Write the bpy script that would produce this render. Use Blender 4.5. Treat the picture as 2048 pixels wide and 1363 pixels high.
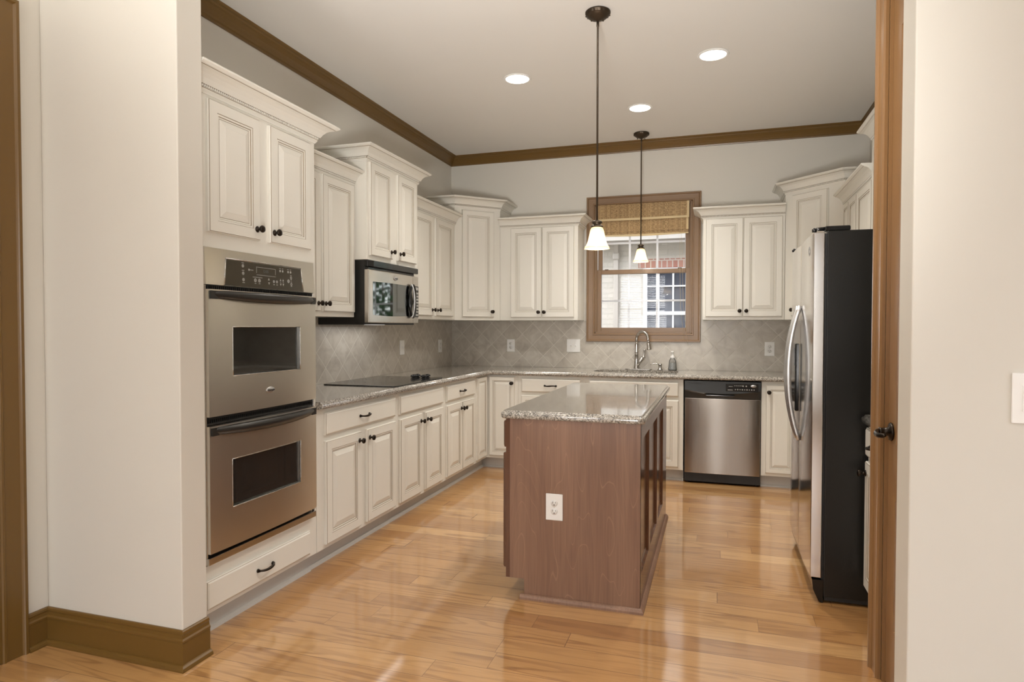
import bpy, bmesh, math, random
from mathutils import Matrix, Vector
R = math.radians
PI = math.pi
random.seed(7)
for o in list(bpy.data.objects):
    bpy.data.objects.remove(o)
SC = bpy.context.scene
COL = SC.collection

# ------------------------------------------------------------------ camera
CAM = (2.6562, -6.2474, 1.3177)
YAW, PITCH, ROLL, FPX = 0.30821, 0.022084, 0.00097, 1287.04
cd = bpy.data.cameras.new('camera')
cd.sensor_width = 36.0
cd.lens = FPX / 2048 * 36.0
cd.clip_start = 0.05
cam = bpy.data.objects.new('camera', cd)
COL.objects.link(cam)
_fw = Vector((-math.sin(YAW) * math.cos(PITCH), math.cos(YAW) * math.cos(PITCH), -math.sin(PITCH)))
_r = Vector((math.cos(YAW), math.sin(YAW), 0))
_u = _r.cross(_fw)
_r2 = _r * math.cos(ROLL) + _u * math.sin(ROLL)
_u2 = -_r * math.sin(ROLL) + _u * math.cos(ROLL)
_m = Matrix((_r2, _u2, -_fw)).transposed().to_4x4()
_m.translation = Vector(CAM)
cam.matrix_world = _m
SC.camera = cam

# ------------------------------------------------------------------ world, exposure, daylight
SC.view_settings.view_transform = 'Standard'
SC.view_settings.look = 'None'
SC.view_settings.gamma = 1.0
SC.view_settings.use_curve_mapping = False
SC.view_settings.exposure = 0.42
W = bpy.data.worlds.new('sky')
SC.world = W
W.use_nodes = True
_nt = W.node_tree
_bg = _nt.nodes['Background']
_sky = _nt.nodes.new('ShaderNodeTexSky')
_sky.sky_type = 'NISHITA'
_sky.sun_disc = False
_sky.sun_elevation = R(48)
_sky.sun_rotation = R(200)
_hs = _nt.nodes.new('ShaderNodeHueSaturation')      # thin haze takes most of the blue out of the sky light
_hs.inputs['Saturation'].default_value = 0.25
_nt.links.new(_sky.outputs[0], _hs.inputs['Color'])
_nt.links.new(_hs.outputs[0], _bg.inputs[0])
_bg.inputs[1].default_value = 0.48


def area_light(name, loc, rot, sx, sy, power, color):
    l = bpy.data.lights.new(name, 'AREA')
    l.shape = 'RECTANGLE'
    l.size, l.size_y = sx, sy
    l.energy = power
    l.color = color
    o = bpy.data.objects.new(name, l)
    COL.objects.link(o)
    o.location = loc
    o.rotation_euler = rot
    return o


H_AIM = 3.05
DAY = (0.97, 0.98, 1.0)
WARM = (1.0, 0.95, 0.88)
# daylight entering through the two living room windows behind the camera; narrow and side ones are added fill lights
area_light('daylight_rear_window', (0.93, -9.56, 1.75), (R(97), 0, 0), 1.15, 1.65, 44, DAY)
area_light('daylight_rear_window', (4.30, -9.56, 1.75), (R(100), 0, 0), 1.95, 1.65, 8, DAY)
area_light('daylight_rear_window', (2.53, -9.56, 1.45), (R(95), 0, 0), 0.40, 2.25, 5, DAY)  # added narrow source, there to be mirrored in the steel fronts
area_light('added_side_daylight', (6.42, -6.7, 1.75), (R(100), 0, R(90)), 2.2, 1.9, 30, DAY)  # added fill from an unseen side opening
# added unseen spots that brighten the ceiling, standing in for a bounced flash
fl = bpy.data.lights.new('ceiling_fill_spot', 'SPOT')
fl.energy = 320; fl.spot_size = R(74); fl.spot_blend = 1.0; fl.shadow_soft_size = 0.25
fl.color = (1.0, 0.99, 0.97)
fo = bpy.data.objects.new('ceiling_fill_spot', fl)
COL.objects.link(fo)
fo.location = (2.35, -5.9, 0.95)
fl2 = bpy.data.lights.new('ceiling_fill_spot', 'SPOT')
fl2.energy = 430; fl2.spot_size = R(95); fl2.spot_blend = 1.0; fl2.shadow_soft_size = 0.25
fl2.color = (1.0, 0.99, 0.97)
fo2 = bpy.data.objects.new('ceiling_fill_spot', fl2)
COL.objects.link(fo2)
fo2.location = (1.0, -6.7, 1.0)
fo2.rotation_euler = (Vector((1.0, -6.0, H_AIM)) - Vector(fo2.location)).to_track_quat('-Z', 'Y').to_euler()
fo.rotation_euler = (Vector((1.85, -2.5, H_AIM)) - Vector(fo.location)).to_track_quat('-Z', 'Y').to_euler()
SPOTW = 72.0

# ------------------------------------------------------------------ materials
MATS = {}


def lin(r, g, b):
    f = lambda c: (c / 255 / 12.92) if c / 255 <= 0.04045 else ((c / 255 + 0.055) / 1.055) ** 2.4
    return (f(r), f(g), f(b), 1)


class NT:
    def __init__(s, name):
        s.m = bpy.data.materials.new(name)
        s.m.use_nodes = True
        s.t = s.m.node_tree
        s.b = s.t.nodes['Principled BSDF']
        s.out = s.t.nodes['Material Output']
        MATS[name] = s.m

    def n(s, kind, **kw):
        nd = s.t.nodes.new(kind)
        for k, v in kw.items():
            setattr(nd, k, v)
        return nd

    def l(s, a, b):
        s.t.links.new(a, b)

    def math(s, op, a, b=None, c=None):
        nd = s.n('ShaderNodeMath', operation=op)
        for i, v in enumerate((a, b, c)):
            if v is None:
                continue
            if isinstance(v, (int, float)):
                nd.inputs[i].default_value = v
            else:
                s.l(v, nd.inputs[i])
        return nd.outputs[0]

    def mix(s, fac, a, b):
        nd = s.n('ShaderNodeMix', data_type='RGBA')
        for i, v in ((0, fac), (6, a), (7, b)):
            if isinstance(v, (int, float)):
                nd.inputs[i].default_value = v
            elif isinstance(v, tuple):
                nd.inputs[i].default_value = v
            else:
                s.l(v, nd.inputs[i])
        return nd.outputs[2]

    def ramp(s, fac, stops):
        nd = s.n('ShaderNodeValToRGB')
        while len(nd.color_ramp.elements) < len(stops):
            nd.color_ramp.elements.new(0.5)
        for e, (p, c) in zip(nd.color_ramp.elements, stops):
            e.position = p
            e.color = c
        s.l(fac, nd.inputs[0])
        return nd.outputs[0]

    def obj(s):
        return s.n('ShaderNodeTexCoord').outputs['Object']

    def geo(s):
        return s.n('ShaderNodeNewGeometry').outputs['Position']

    def mapping(s, v, scale=(1, 1, 1), rot=(0, 0, 0), loc=(0, 0, 0)):
        nd = s.n('ShaderNodeMapping')
        s.l(v, nd.inputs[0])
        nd.inputs['Scale'].default_value = scale
        nd.inputs['Rotation'].default_value = rot
        nd.inputs['Location'].default_value = loc
        return nd.outputs[0]

    def noise(s, v, scale, detail=3, rough=0.5, dist=0.0):
        nd = s.n('ShaderNodeTexNoise')
        s.l(v, nd.inputs['Vector'])
        nd.inputs['Scale'].default_value = scale
        nd.inputs['Detail'].default_value = detail
        nd.inputs['Roughness'].default_value = rough
        nd.inputs['Distortion'].default_value = dist
        return nd.outputs['Fac']

    def bump(s, h, strength=0.2, dist=0.002):
        nd = s.n('ShaderNodeBump')
        nd.inputs['Strength'].default_value = strength
        nd.inputs['Distance'].default_value = dist
        s.l(h, nd.inputs['Height'])
        s.l(nd.outputs[0], s.b.inputs['Normal'])

    def set(s, **kw):
        for k, v in kw.items():
            i = s.b.inputs[k.replace('_', ' ')]
            if isinstance(v, (int, float, tuple)):
                i.default_value = v
            else:
                s.l(v, i)
        return s


def simple(name, col, rough=0.5, metal=0.0, var=0.0, **kw):
    n = NT(name)
    if var:
        f = n.noise(n.obj(), 9.0, 3)
        dark = tuple(c * (1 - var) for c in col[:3]) + (1,)
        n.set(Base_Color=n.mix(f, dark, col))
    else:
        n.set(Base_Color=col)
    n.set(Roughness=rough, Metallic=metal, **kw)
    return n.m


def wallpaint(name, col):
    n = NT(name)
    g = n.geo()
    f = n.noise(g, 1.3, 2)
    n.set(Base_Color=n.mix(f, tuple(c * 0.975 for c in col[:3]) + (1,), col), Roughness=0.55)
    n.b.inputs['Specular IOR Level'].default_value = 0.35
    n.bump(n.noise(g, 160, 2), 0.05, 0.001)
    return n.m


PAINT = wallpaint('wall_paint', (0.70, 0.668, 0.598, 1))
CEIL = wallpaint('ceiling_paint', (0.82, 0.80, 0.76, 1))
CAB = simple('cream_cabinet_paint', (0.80, 0.775, 0.70, 1), 0.38, var=0.03)
GLAZE = simple('brown_glaze', (0.27, 0.21, 0.14, 1), 0.45)
TRIM = simple('brown_trim_paint', (0.158, 0.084, 0.018, 1), 0.33, var=0.06)
WTRIM = simple('window_lit_trim_paint', (0.235, 0.140, 0.070, 1), 0.33, var=0.05)  # same brown trim paint, stronger light at the window put into the colour
DTRIM = simple('door_lit_trim_paint', (0.28, 0.150, 0.060, 1), 0.28, var=0.05)  # same brown trim paint, lightened to stand in for glossy reflections
BRONZE = simple('oil_rubbed_bronze', (0.032, 0.024, 0.018, 1), 0.28, 0.85)
PBRONZE = simple('pendant_bronze', (0.085, 0.062, 0.042, 1), 0.40, 0.8, var=0.3)
WHITEP = simple('white_plastic', (0.90, 0.89, 0.86, 1), 0.30)
WHITEV = simple('white_vinyl', (0.85, 0.86, 0.88, 1), 0.35)
BLACK = simple('black_gloss', (0.010, 0.010, 0.010, 1), 0.12)
BLACKM = simple('black_matte', (0.014, 0.013, 0.012, 1), 0.45)
DARKG = simple('charcoal_handle', (0.035, 0.033, 0.030, 1), 0.28, 0.3)
CHROME = simple('brushed_nickel', (0.56, 0.54, 0.51, 1), 0.24, 1.0)
SILVER = simple('satin_silver', (0.62, 0.62, 0.62, 1), 0.32, 0.9)
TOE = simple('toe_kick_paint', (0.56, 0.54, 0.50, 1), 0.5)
GREY = simple('grey_print', (0.42, 0.41, 0.38, 1), 0.5)
BULB = simple('frosted_bulb', (1, 1, 1, 1), 0.5, Emission_Color=(1.0, 0.86, 0.62, 1), Emission_Strength=7.0)
LAMPDISC = simple('lit_downlight_lens', (1, 1, 1, 1), 0.5, Emission_Color=(1.0, 0.95, 0.86, 1), Emission_Strength=4.0)


def mk_floor():
    n = NT('oak_plank_floor')
    g = n.geo()
    sx = n.n('ShaderNodeSeparateXYZ')
    n.l(g, sx.inputs[0])
    X, Y = sx.outputs[0], sx.outputs[1]
    PW, PL = 0.127, 1.25
    row = n.math('FLOOR', n.math('DIVIDE', Y, PW))
    wn = n.n('ShaderNodeTexWhiteNoise', noise_dimensions='1D')
    n.l(row, wn.inputs['W'])
    xo = n.math('DIVIDE', n.math('ADD', X, n.math('MULTIPLY', wn.outputs['Value'], 7.3)), PL)
    # vary plank length a little
    xo = n.math('ADD', xo, n.math('MULTIPLY', n.math('SINE', n.math('MULTIPLY', xo, 2.9)), 0.22))
    idx = n.math('FLOOR', xo)
    cb = n.n('ShaderNodeCombineXYZ')
    n.l(row, cb.inputs[0]); n.l(idx, cb.inputs[1])
    w2 = n.n('ShaderNodeTexWhiteNoise', noise_dimensions='2D')
    n.l(cb.outputs[0], w2.inputs['Vector'])
    rnd = w2.outputs['Value']
    # grain coordinates, shifted per plank
    c2 = n.n('ShaderNodeCombineXYZ')
    n.l(n.math('ADD', X, n.math('MULTIPLY', rnd, 31.0)), c2.inputs[0])
    n.l(n.math('ADD', Y, n.math('MULTIPLY', rnd, 13.0)), c2.inputs[1])
    gv = c2.outputs[0]
    fine = n.noise(n.mapping(gv, (5, 110, 1)), 1.0, 4, 0.6)
    # cathedral figure: contour lines of a stretched noise
    cn = n.noise(n.mapping(gv, (1.1, 10.0, 1)), 1.0, 2.5, 0.45)
    cath = n.math('SINE', n.math('MULTIPLY', cn, 46.0))
    cpatch = n.ramp(n.noise(n.mapping(gv, (1.6, 5.0, 1)), 1.0, 2), [(0.40, (0.25, 0.25, 0.25, 1)), (0.65, (1, 1, 1, 1))])
    cloud = n.noise(n.mapping(gv, (1.2, 6, 1)), 1.2, 3)
    base = n.ramp(rnd, [(0.0, (0.385, 0.190, 0.062, 1)), (0.35, (0.475, 0.250, 0.085, 1)), (0.7, (0.54, 0.30, 0.110, 1)), (1.0, (0.64, 0.385, 0.160, 1))])
    dk = n.mix(n.math('MULTIPLY', n.math('MULTIPLY', n.ramp(cath, [(0.10, (0, 0, 0, 1)), (0.9, (1, 1, 1, 1))]), cpatch), 0.78), base, (0.235, 0.100, 0.028, 1))
    dk = n.mix(n.math('MULTIPLY', n.ramp(fine, [(0.42, (0, 0, 0, 1)), (0.72, (1, 1, 1, 1))]), 0.30), dk, (0.28, 0.115, 0.036, 1))
    dk = n.mix(n.math('MULTIPLY', cloud, 0.28), dk, (0.46, 0.22, 0.085, 1))
    fy = n.math('FRACT', n.math('DIVIDE', Y, PW))
    fx = n.math('FRACT', xo)
    sy = n.math('LESS_THAN', n.math('MINIMUM', fy, n.math('SUBTRACT', 1.0, fy)), 0.011)
    sxx = n.math('LESS_THAN', n.math('MINIMUM', fx, n.math('SUBTRACT', 1.0, fx)), 0.0011)
    seam = n.math('MAXIMUM', sy, sxx)
    col = n.mix(n.math('MULTIPLY', seam, 0.75), dk, (0.13, 0.05, 0.02, 1))
    n.set(Base_Color=col, Roughness=0.32)
    n.b.inputs['Coat Weight'].default_value = 1.0
    n.b.inputs['Coat Roughness'].default_value = 0.085
    n.b.inputs['Coat IOR'].default_value = 1.95
    wav = n.noise(n.mapping(g, (0.7, 3.0, 1)), 1.0, 2)
    h = n.math('ADD', n.math('MULTIPLY', wav, 0.35), n.math('MULTIPLY', seam, -0.5))
    bn = n.n('ShaderNodeBump')
    bn.inputs['Strength'].default_value = 0.16
    bn.inputs['Distance'].default_value = 0.003
    n.l(h, bn.inputs['Height'])
    n.l(bn.outputs[0], n.b.inputs['Normal'])
    n.l(bn.outputs[0], n.b.inputs['Coat Normal'])
    return n.m


def mk_granite():
    n = NT('speckled_granite')
    g = n.geo()
    a = n.noise(g, 120, 3, 0.7)
    v = n.n('ShaderNodeTexVoronoi')
    n.l(g, v.inputs['Vector'])
    v.inputs['Scale'].default_value = 190
    sep = n.n('ShaderNodeSeparateColor')
    n.l(v.outputs['Color'], sep.inputs[0])
    base = n.ramp(sep.outputs[0], [(0.0, (0.040, 0.036, 0.032, 1)), (0.25, (0.17, 0.155, 0.135, 1)), (0.5, (0.33, 0.30, 0.255, 1)), (0.8, (0.46, 0.42, 0.36, 1)), (1.0, (0.66, 0.63, 0.57, 1))])
    col = n.mix(n.math('MULTIPLY', a, 0.40), base, (0.31, 0.28, 0.235, 1))
    n.set(Base_Color=col, Roughness=0.16)
    n.b.inputs['Coat Weight'].default_value = 0.8
    n.b.inputs['Coat Roughness'].default_value = 0.05
    return n.m


def mk_tile(name, axis, ph):
    # 6 inch tiles laid on the diagonal with pale grout
    n = NT(name)
    g = n.geo()
    sx = n.n('ShaderNodeSeparateXYZ')
    n.l(g, sx.inputs[0])
    U = sx.outputs[axis]
    Z = sx.outputs[2]
    D = 0.2185
    u = n.math('DIVIDE', n.math('SUBTRACT', U, ph), D)
    z = n.math('DIVIDE', n.math('SUBTRACT', Z, 1.2445), D)
    p = n.math('ADD', u, z)
    q = n.math('SUBTRACT', u, z)
    fp, fq = n.math('FRACT', p), n.math('FRACT', q)
    ep = n.math('MINIMUM', fp, n.math('SUBTRACT', 1.0, fp))
    eq = n.math('MINIMUM', fq, n.math('SUBTRACT', 1.0, fq))
    e = n.math('MINIMUM', ep, eq)
    grout = n.math('LESS_THAN', e, 0.011)
    cb = n.n('ShaderNodeCombineXYZ')
    n.l(n.math('FLOOR', p), cb.inputs[0]); n.l(n.math('FLOOR', q), cb.inputs[1])
    w = n.n('ShaderNodeTexWhiteNoise', noise_dimensions='2D')
    n.l(cb.outputs[0], w.inputs['Vector'])
    ad = n.n('ShaderNodeVectorMath', operation='ADD')
    sc = n.n('ShaderNodeVectorMath', operation='SCALE')
    n.l(w.outputs['Color'], sc.inputs[0]); sc.inputs['Scale'].default_value = 9.0
    n.l(g, ad.inputs[0]); n.l(sc.outputs[0], ad.inputs[1])
    cl = n.noise(ad.outputs[0], 9, 4, 0.55, 1.2)
    base = n.ramp(cl, [(0.25, (0.42, 0.375, 0.32, 1)), (0.5, (0.55, 0.505, 0.435, 1)), (0.78, (0.66, 0.62, 0.55, 1))])
    base = n.mix(n.math('MULTIPLY', w.outputs['Value'], 0.45), base, (0.45, 0.40, 0.335, 1))
    col = n.mix(grout, base, (0.72, 0.68, 0.60, 1))
    n.set(Base_Color=col, Roughness=0.30)
    h = n.math('MINIMUM', n.math('MULTIPLY', e, 40.0), 1.0)
    n.bump(h, 0.35, 0.002)
    return n.m


def mk_steel(name, col=(0.60, 0.565, 0.52, 1), rough=0.27, vert=False, aniso=0.75):
    n = NT(name)
    o = n.obj()
    cl = n.noise(n.mapping(o, (1.5, 1.5, 1.5)), 1.0, 2)
    n.set(Base_Color=n.mix(n.math('MULTIPLY', cl, 0.15), col, tuple(c * 0.85 for c in col[:3]) + (1,)), Metallic=1.0, Roughness=rough)
    n.b.inputs['Anisotropic'].default_value = aniso
    n.b.inputs['Anisotropic Rotation'].default_value = 0.25
    big = n.noise(n.mapping(o, (2.5, 2.5, 1.0)), 1.0, 1)
    n.bump(big, 0.20, 0.006)
    return n.m


def mk_darkwood(name, c0, c1, gloss, grain='Z'):
    n = NT(name)
    o = n.obj()
    sc = {'Z': (5, 5, 0.7), 'X': (0.7, 5, 5)}[grain]
    sf = {'Z': (120, 120, 3.0), 'X': (3.0, 120, 120)}[grain]
    cn = n.noise(n.mapping(o, sc), 1.0, 2.0, 0.4)
    rings = n.math('SINE', n.math('MULTIPLY', cn, 60.0))
    f = n.noise(n.mapping(o, sf), 1.0, 4, 0.6)
    cl = n.noise(n.mapping(o, (7, 7, 0.8)), 1.0, 3)
    dk = tuple(c * 0.60 for c in c0[:3]) + (1,)
    lt = tuple(min(1, c * 1.7) for c in c1[:3]) + (1,)
    col = n.mix(n.math('MULTIPLY', n.ramp(rings, [(0.0, (0, 0, 0, 1)), (1.0, (1, 1, 1, 1))]), 0.22), c0, dk)
    col = n.mix(n.ramp(cl, [(0.35, (0, 0, 0, 1)), (0.7, (1, 1, 1, 1))]), col, c1)
    col = n.mix(n.math('MULTIPLY', n.ramp(f, [(0.4, (0, 0, 0, 1)), (0.7, (1, 1, 1, 1))]), 0.40), col, dk)
    thin = n.ramp(n.math('ABSOLUTE', rings), [(0.0, (1, 1, 1, 1)), (0.10, (0, 0, 0, 1))])
    col = n.mix(n.math('MULTIPLY', thin, 0.28), col, lt)
    n.set(Base_Color=col, Roughness=gloss)
    return n.m


def mk_glass(name, tint=(1, 1, 1, 1), fr=1.45, rough=0.0):
    n = NT(name)
    n.t.nodes.remove(n.b)
    tr = n.n('ShaderNodeBsdfTransparent'); tr.inputs[0].default_value = tint
    gl = n.n('ShaderNodeBsdfGlossy'); gl.inputs['Roughness'].default_value = rough
    f = n.n('ShaderNodeFresnel'); f.inputs[0].default_value = fr
    mx = n.n('ShaderNodeMixShader')
    n.l(f.outputs[0], mx.inputs[0]); n.l(tr.outputs[0], mx.inputs[1]); n.l(gl.outputs[0], mx.inputs[2])
    n.l(mx.outputs[0], n.out.inputs[0])
    return n.m


def mk_shade():
    n = NT('alabaster_shade_glass')
    n.t.nodes.remove(n.b)
    o = n.obj()
    f = n.noise(o, 26, 4, 0.6, 1.0)
    col = n.mix(f, (0.92, 0.80, 0.56, 1), (1.0, 0.93, 0.76, 1))
    tl = n.n('ShaderNodeBsdfTranslucent'); n.l(col, tl.inputs[0])
    df = n.n('ShaderNodeBsdfDiffuse'); n.l(col, df.inputs[0])
    gl = n.n('ShaderNodeBsdfGlossy'); gl.inputs['Roughness'].default_value = 0.2
    m1 = n.n('ShaderNodeMixShader'); m1.inputs[0].default_value = 0.35
    n.l(tl.outputs[0], m1.inputs[1]); n.l(df.outputs[0], m1.inputs[2])
    m2 = n.n('ShaderNodeMixShader'); m2.inputs[0].default_value = 0.05
    n.l(m1.outputs[0], m2.inputs[1]); n.l(gl.outputs[0], m2.inputs[2])
    n.l(m2.outputs[0], n.out.inputs[0])
    return n.m


def mk_woven():
    n = NT('woven_bamboo')
    g = n.geo()
    sx = n.n('ShaderNodeSeparateXYZ'); n.l(g, sx.inputs[0])
    hz = n.math('FRACT', n.math('MULTIPLY', sx.outputs[2], 150.0))
    wn = n.n('ShaderNodeTexWhiteNoise', noise_dimensions='1D')
    n.l(n.math('FLOOR', n.math('MULTIPLY', sx.outputs[2], 150.0)), wn.inputs['W'])
    ch = n.math('ADD', n.math('MULTIPLY', n.math('FLOOR', n.math('MULTIPLY', sx.outputs[0], 95.0)), 3.7), n.math('MULTIPLY', wn.outputs['Value'], 3.0))
    w2 = n.n('ShaderNodeTexWhiteNoise', noise_dimensions='1D'); n.l(n.math('FLOOR', ch), w2.inputs['W'])
    warp = n.math('LESS_THAN', n.math('FRACT', n.math('MULTIPLY', sx.outputs[0], 78.0)), 0.18)
    base = n.ramp(w2.outputs['Value'], [(0, (0.22, 0.125, 0.045, 1)), (0.5, (0.36, 0.22, 0.09, 1)), (1, (0.50, 0.33, 0.15, 1))])
    col = n.mix(n.math('MULTIPLY', n.math('LESS_THAN', hz, 0.28), 0.6), base, (0.13, 0.075, 0.03, 1))
    col = n.mix(n.math('MULTIPLY', warp, 0.75), col, (0.62, 0.47, 0.24, 1))
    n.set(Base_Color=col, Roughness=0.6)
    n.bump(hz, 0.3, 0.002)
    return n.m


def mk_brick(name, c1, c2, mortar, sc, bw, rh, bump=0.6):
    n = NT(name)
    g = n.geo()
    v = n.mapping(g, (1, 1, 1), (R(90), 0, 0))
    b = n.n('ShaderNodeTexBrick')
    n.l(v, b.inputs['Vector'])
    b.inputs['Color1'].default_value = c1
    b.inputs['Color2'].default_value = c2
    b.inputs['Mortar'].default_value = mortar
    b.inputs['Scale'].default_value = sc
    b.inputs['Mortar Size'].default_value = 0.008
    b.inputs['Brick Width'].default_value = bw
    b.inputs['Row Height'].default_value = rh
    f = n.noise(g, 28, 4, 0.7)
    n.set(Base_Color=n.mix(n.math('MULTIPLY', f, 0.25), b.outputs['Color'], mortar), Roughness=0.8)
    n.bump(n.math('ADD', n.math('MULTIPLY', b.outputs['Fac'], -1.0), n.math('MULTIPLY', f, 1.2)), bump, 0.01)
    return n.m


FLOOR = mk_floor()
GRAN = mk_granite()
TILEB = mk_tile('diagonal_tile_back', 0, 0.124)
TILEL = mk_tile('diagonal_tile_left', 1, -2.2935)
STEEL = mk_steel('brushed_stainless')
STEELD = mk_steel('brushed_stainless_oven', (0.72, 0.69, 0.63, 1), 0.30, aniso=0.7)
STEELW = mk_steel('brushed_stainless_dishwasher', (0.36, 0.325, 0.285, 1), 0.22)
STEELF = mk_steel('fridge_stainless', (0.66, 0.64, 0.62, 1), 0.13, True, 0.3)
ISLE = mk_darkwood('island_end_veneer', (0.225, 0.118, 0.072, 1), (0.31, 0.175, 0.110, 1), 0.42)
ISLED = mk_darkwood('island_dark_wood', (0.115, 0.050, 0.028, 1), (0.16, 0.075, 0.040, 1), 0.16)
GLASS = mk_glass('clear_window_glass', fr=1.30)
OVGL = simple('oven_window_glass', (0.020, 0.019, 0.017, 1), 0.08, 0.0)
OVGL.node_tree.nodes['Principled BSDF'].inputs['Coat Weight'].default_value = 1.0
MWGL = simple('microwave_window_glass', (0.16, 0.17, 0.17, 1), 0.04, 1.0)
PANELG = simple('oven_control_glass', (0.045, 0.036, 0.022, 1), 0.10)
SHADE = mk_shade()
WOVEN = mk_woven()
CREAMF = simple('cream_cloth_binding', (0.66, 0.53, 0.31, 1), 0.8)
PBRICK = mk_brick('painted_brick', (0.68, 0.64, 0.58, 1), (0.62, 0.585, 0.53, 1), (0.62, 0.59, 0.53, 1), 1.0, 0.21, 0.075, 0.9)
RBRICK = mk_brick('red_soldier_brick', (0.40, 0.15, 0.11, 1), (0.48, 0.22, 0.17, 1), (0.62, 0.54, 0.48, 1), 1.0, 0.075, 0.125, 0.5)
NGLASS = simple('neighbour_window_glass', (0.055, 0.065, 0.09, 1), 0.12)
LEAF = simple('tree_leaves', (0.05, 0.13, 0.03, 1), 0.6, var=0.5)
BARK = simple('tree_bark', (0.12, 0.08, 0.05, 1), 0.8)
GRASS = simple('gravel_ground', (0.36, 0.34, 0.30, 1), 0.9, var=0.4)
SOAP = mk_glass('soap_bottle_plastic', (0.90, 0.91, 0.92, 1), 1.35, 0.05)
LIQ = simple('grey_soap', (0.60, 0.60, 0.57, 1), 0.2)
LED = simple('display_digits', (0.10, 0.11, 0.10, 1), 0.4)


# ------------------------------------------------------------------ mesh builder
class MB:
    def __init__(s):
        s.v = []; s.f = []; s.mi = []; s.sm = []

    def add(s, vs, fs, mi=0, smooth=False, mat=None):
        o = len(s.v)
        if mat is not None:
            vs = [tuple(mat @ Vector(p)) for p in vs]
        s.v += [tuple(p) for p in vs]
        for f in fs:
            s.f.append([i + o for i in f]); s.mi.append(mi); s.sm.append(smooth)
        return s

    def box(s, x0, x1, y0, y1, z0, z1, mi=0, c=0.0, mat=None):
        x0, x1 = min(x0, x1), max(x0, x1)
        y0, y1 = min(y0, y1), max(y0, y1)
        z0, z1 = min(z0, z1), max(z0, z1)
        if c <= 0:
            vs = [(x0, y0, z0), (x1, y0, z0), (x1, y1, z0), (x0, y1, z0), (x0, y0, z1), (x1, y0, z1), (x1, y1, z1), (x0, y1, z1)]
            fs = [(0, 3, 2, 1), (4, 5, 6, 7), (0, 1, 5, 4), (1, 2, 6, 5), (2, 3, 7, 6), (3, 0, 4, 7)]
            return s.add(vs, fs, mi, False, mat)
        c = min(c, (x1 - x0) / 2.01, (y1 - y0) / 2.01, (z1 - z0) / 2.01)
        bm = bmesh.new()
        bmesh.ops.create_cube(bm, size=1.0, matrix=Matrix.Translation(((x0 + x1) / 2, (y0 + y1) / 2, (z0 + z1) / 2)) @ Matrix.Diagonal((x1 - x0, y1 - y0, z1 - z0, 1)))
        bmesh.ops.bevel(bm, geom=bm.edges[:], offset=c, segments=2, affect='EDGES', profile=0.5)
        s.bm(bm, mi, False, mat)
        return s

    def bm(s, bm, mi=0, smooth=False, mat=None):
        bm.verts.index_update()
        s.add([v.co[:] for v in bm.verts], [[v.index for v in f.verts] for f in bm.faces], mi, smooth, mat)
        bm.free()

    def lathe(s, prof, n=24, mi=0, mat=None, smooth=True, flute=None):
        """prof: (radius, height) pairs around local Z"""
        vs, fs = [], []
        for k, (r, h) in enumerate(prof):
            for i in range(n):
                a = 2 * PI * i / n
                rr = r * (1 + (flute(k, a) if flute else 0))
                vs.append((rr * math.cos(a), rr * math.sin(a), h))
        for k in range(len(prof) - 1):
            for i in range(n):
                j = (i + 1) % n
                fs.append((k * n + i, k * n + j, (k + 1) * n + j, (k + 1) * n + i))
        if prof[0][0] > 1e-5:
            fs.append(tuple(reversed(range(n))))
        if prof[-1][0] > 1e-5:
            fs.append(tuple(range((len(prof) - 1) * n, len(prof) * n)))
        return s.add(vs, fs, mi, smooth, mat)

    def tube(s, pts, r, n=10, mi=0, mat=None, flat=1.0):
        pts = [Vector(p) for p in pts]
        rs = r if isinstance(r, (list, tuple)) else [r] * len(pts)
        vs, fs = [], []
        up = Vector((0, 0, 1))
        prev = None
        for i, p in enumerate(pts):
            t = (pts[min(i + 1, len(pts) - 1)] - pts[max(i - 1, 0)]).normalized()
            if prev is None:
                a = up if abs(t.dot(up)) < 0.95 else Vector((1, 0, 0))
                prev = (a - t * a.dot(t)).normalized()
            else:
                prev = (prev - t * prev.dot(t)).normalized()
            b = t.cross(prev)
            for k in range(n):
                an = 2 * PI * k / n
                vs.append(p + prev * math.cos(an) * rs[i] + b * math.sin(an) * rs[i] * flat)
        for i in range(len(pts) - 1):
            for k in range(n):
                j = (k + 1) % n
                fs.append((i * n + k, i * n + j, (i + 1) * n + j, (i + 1) * n + k))
        fs.append(tuple(reversed(range(n))))
        fs.append(tuple(range((len(pts) - 1) * n, len(pts) * n)))
        return s.add([tuple(v) for v in vs], fs, mi, True, mat)

    def loops(s, w, h, prof, mats=None, x0=0, z0=0, back=True):
        """concentric rectangles in the XZ plane, prof = (inset, y); front faces -Y"""
        vs, fs, ms = [], [], []
        for ins, y in prof:
            vs += [(x0 + ins, y, z0 + ins), (x0 + w - ins, y, z0 + ins), (x0 + w - ins, y, z0 + h - ins), (x0 + ins, y, z0 + h - ins)]
        for k in range(len(prof) - 1):
            for i in range(4):
                j = (i + 1) % 4
                fs.append((k * 4 + i, k * 4 + j, (k + 1) * 4 + j, (k + 1) * 4 + i))
                ms.append(mats[k] if mats else 0)
        L = (len(prof) - 1) * 4
        fs.append((L, L + 1, L + 2, L + 3)); ms.append(0)
        if back:
            fs.append((3, 2, 1, 0)); ms.append(0)
        for f, m in zip(fs, ms):
            o = len(s.v)
            s.f.append([i + o for i in f]); s.mi.append(m); s.sm.append(False)
        s.v += vs
        return s

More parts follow.
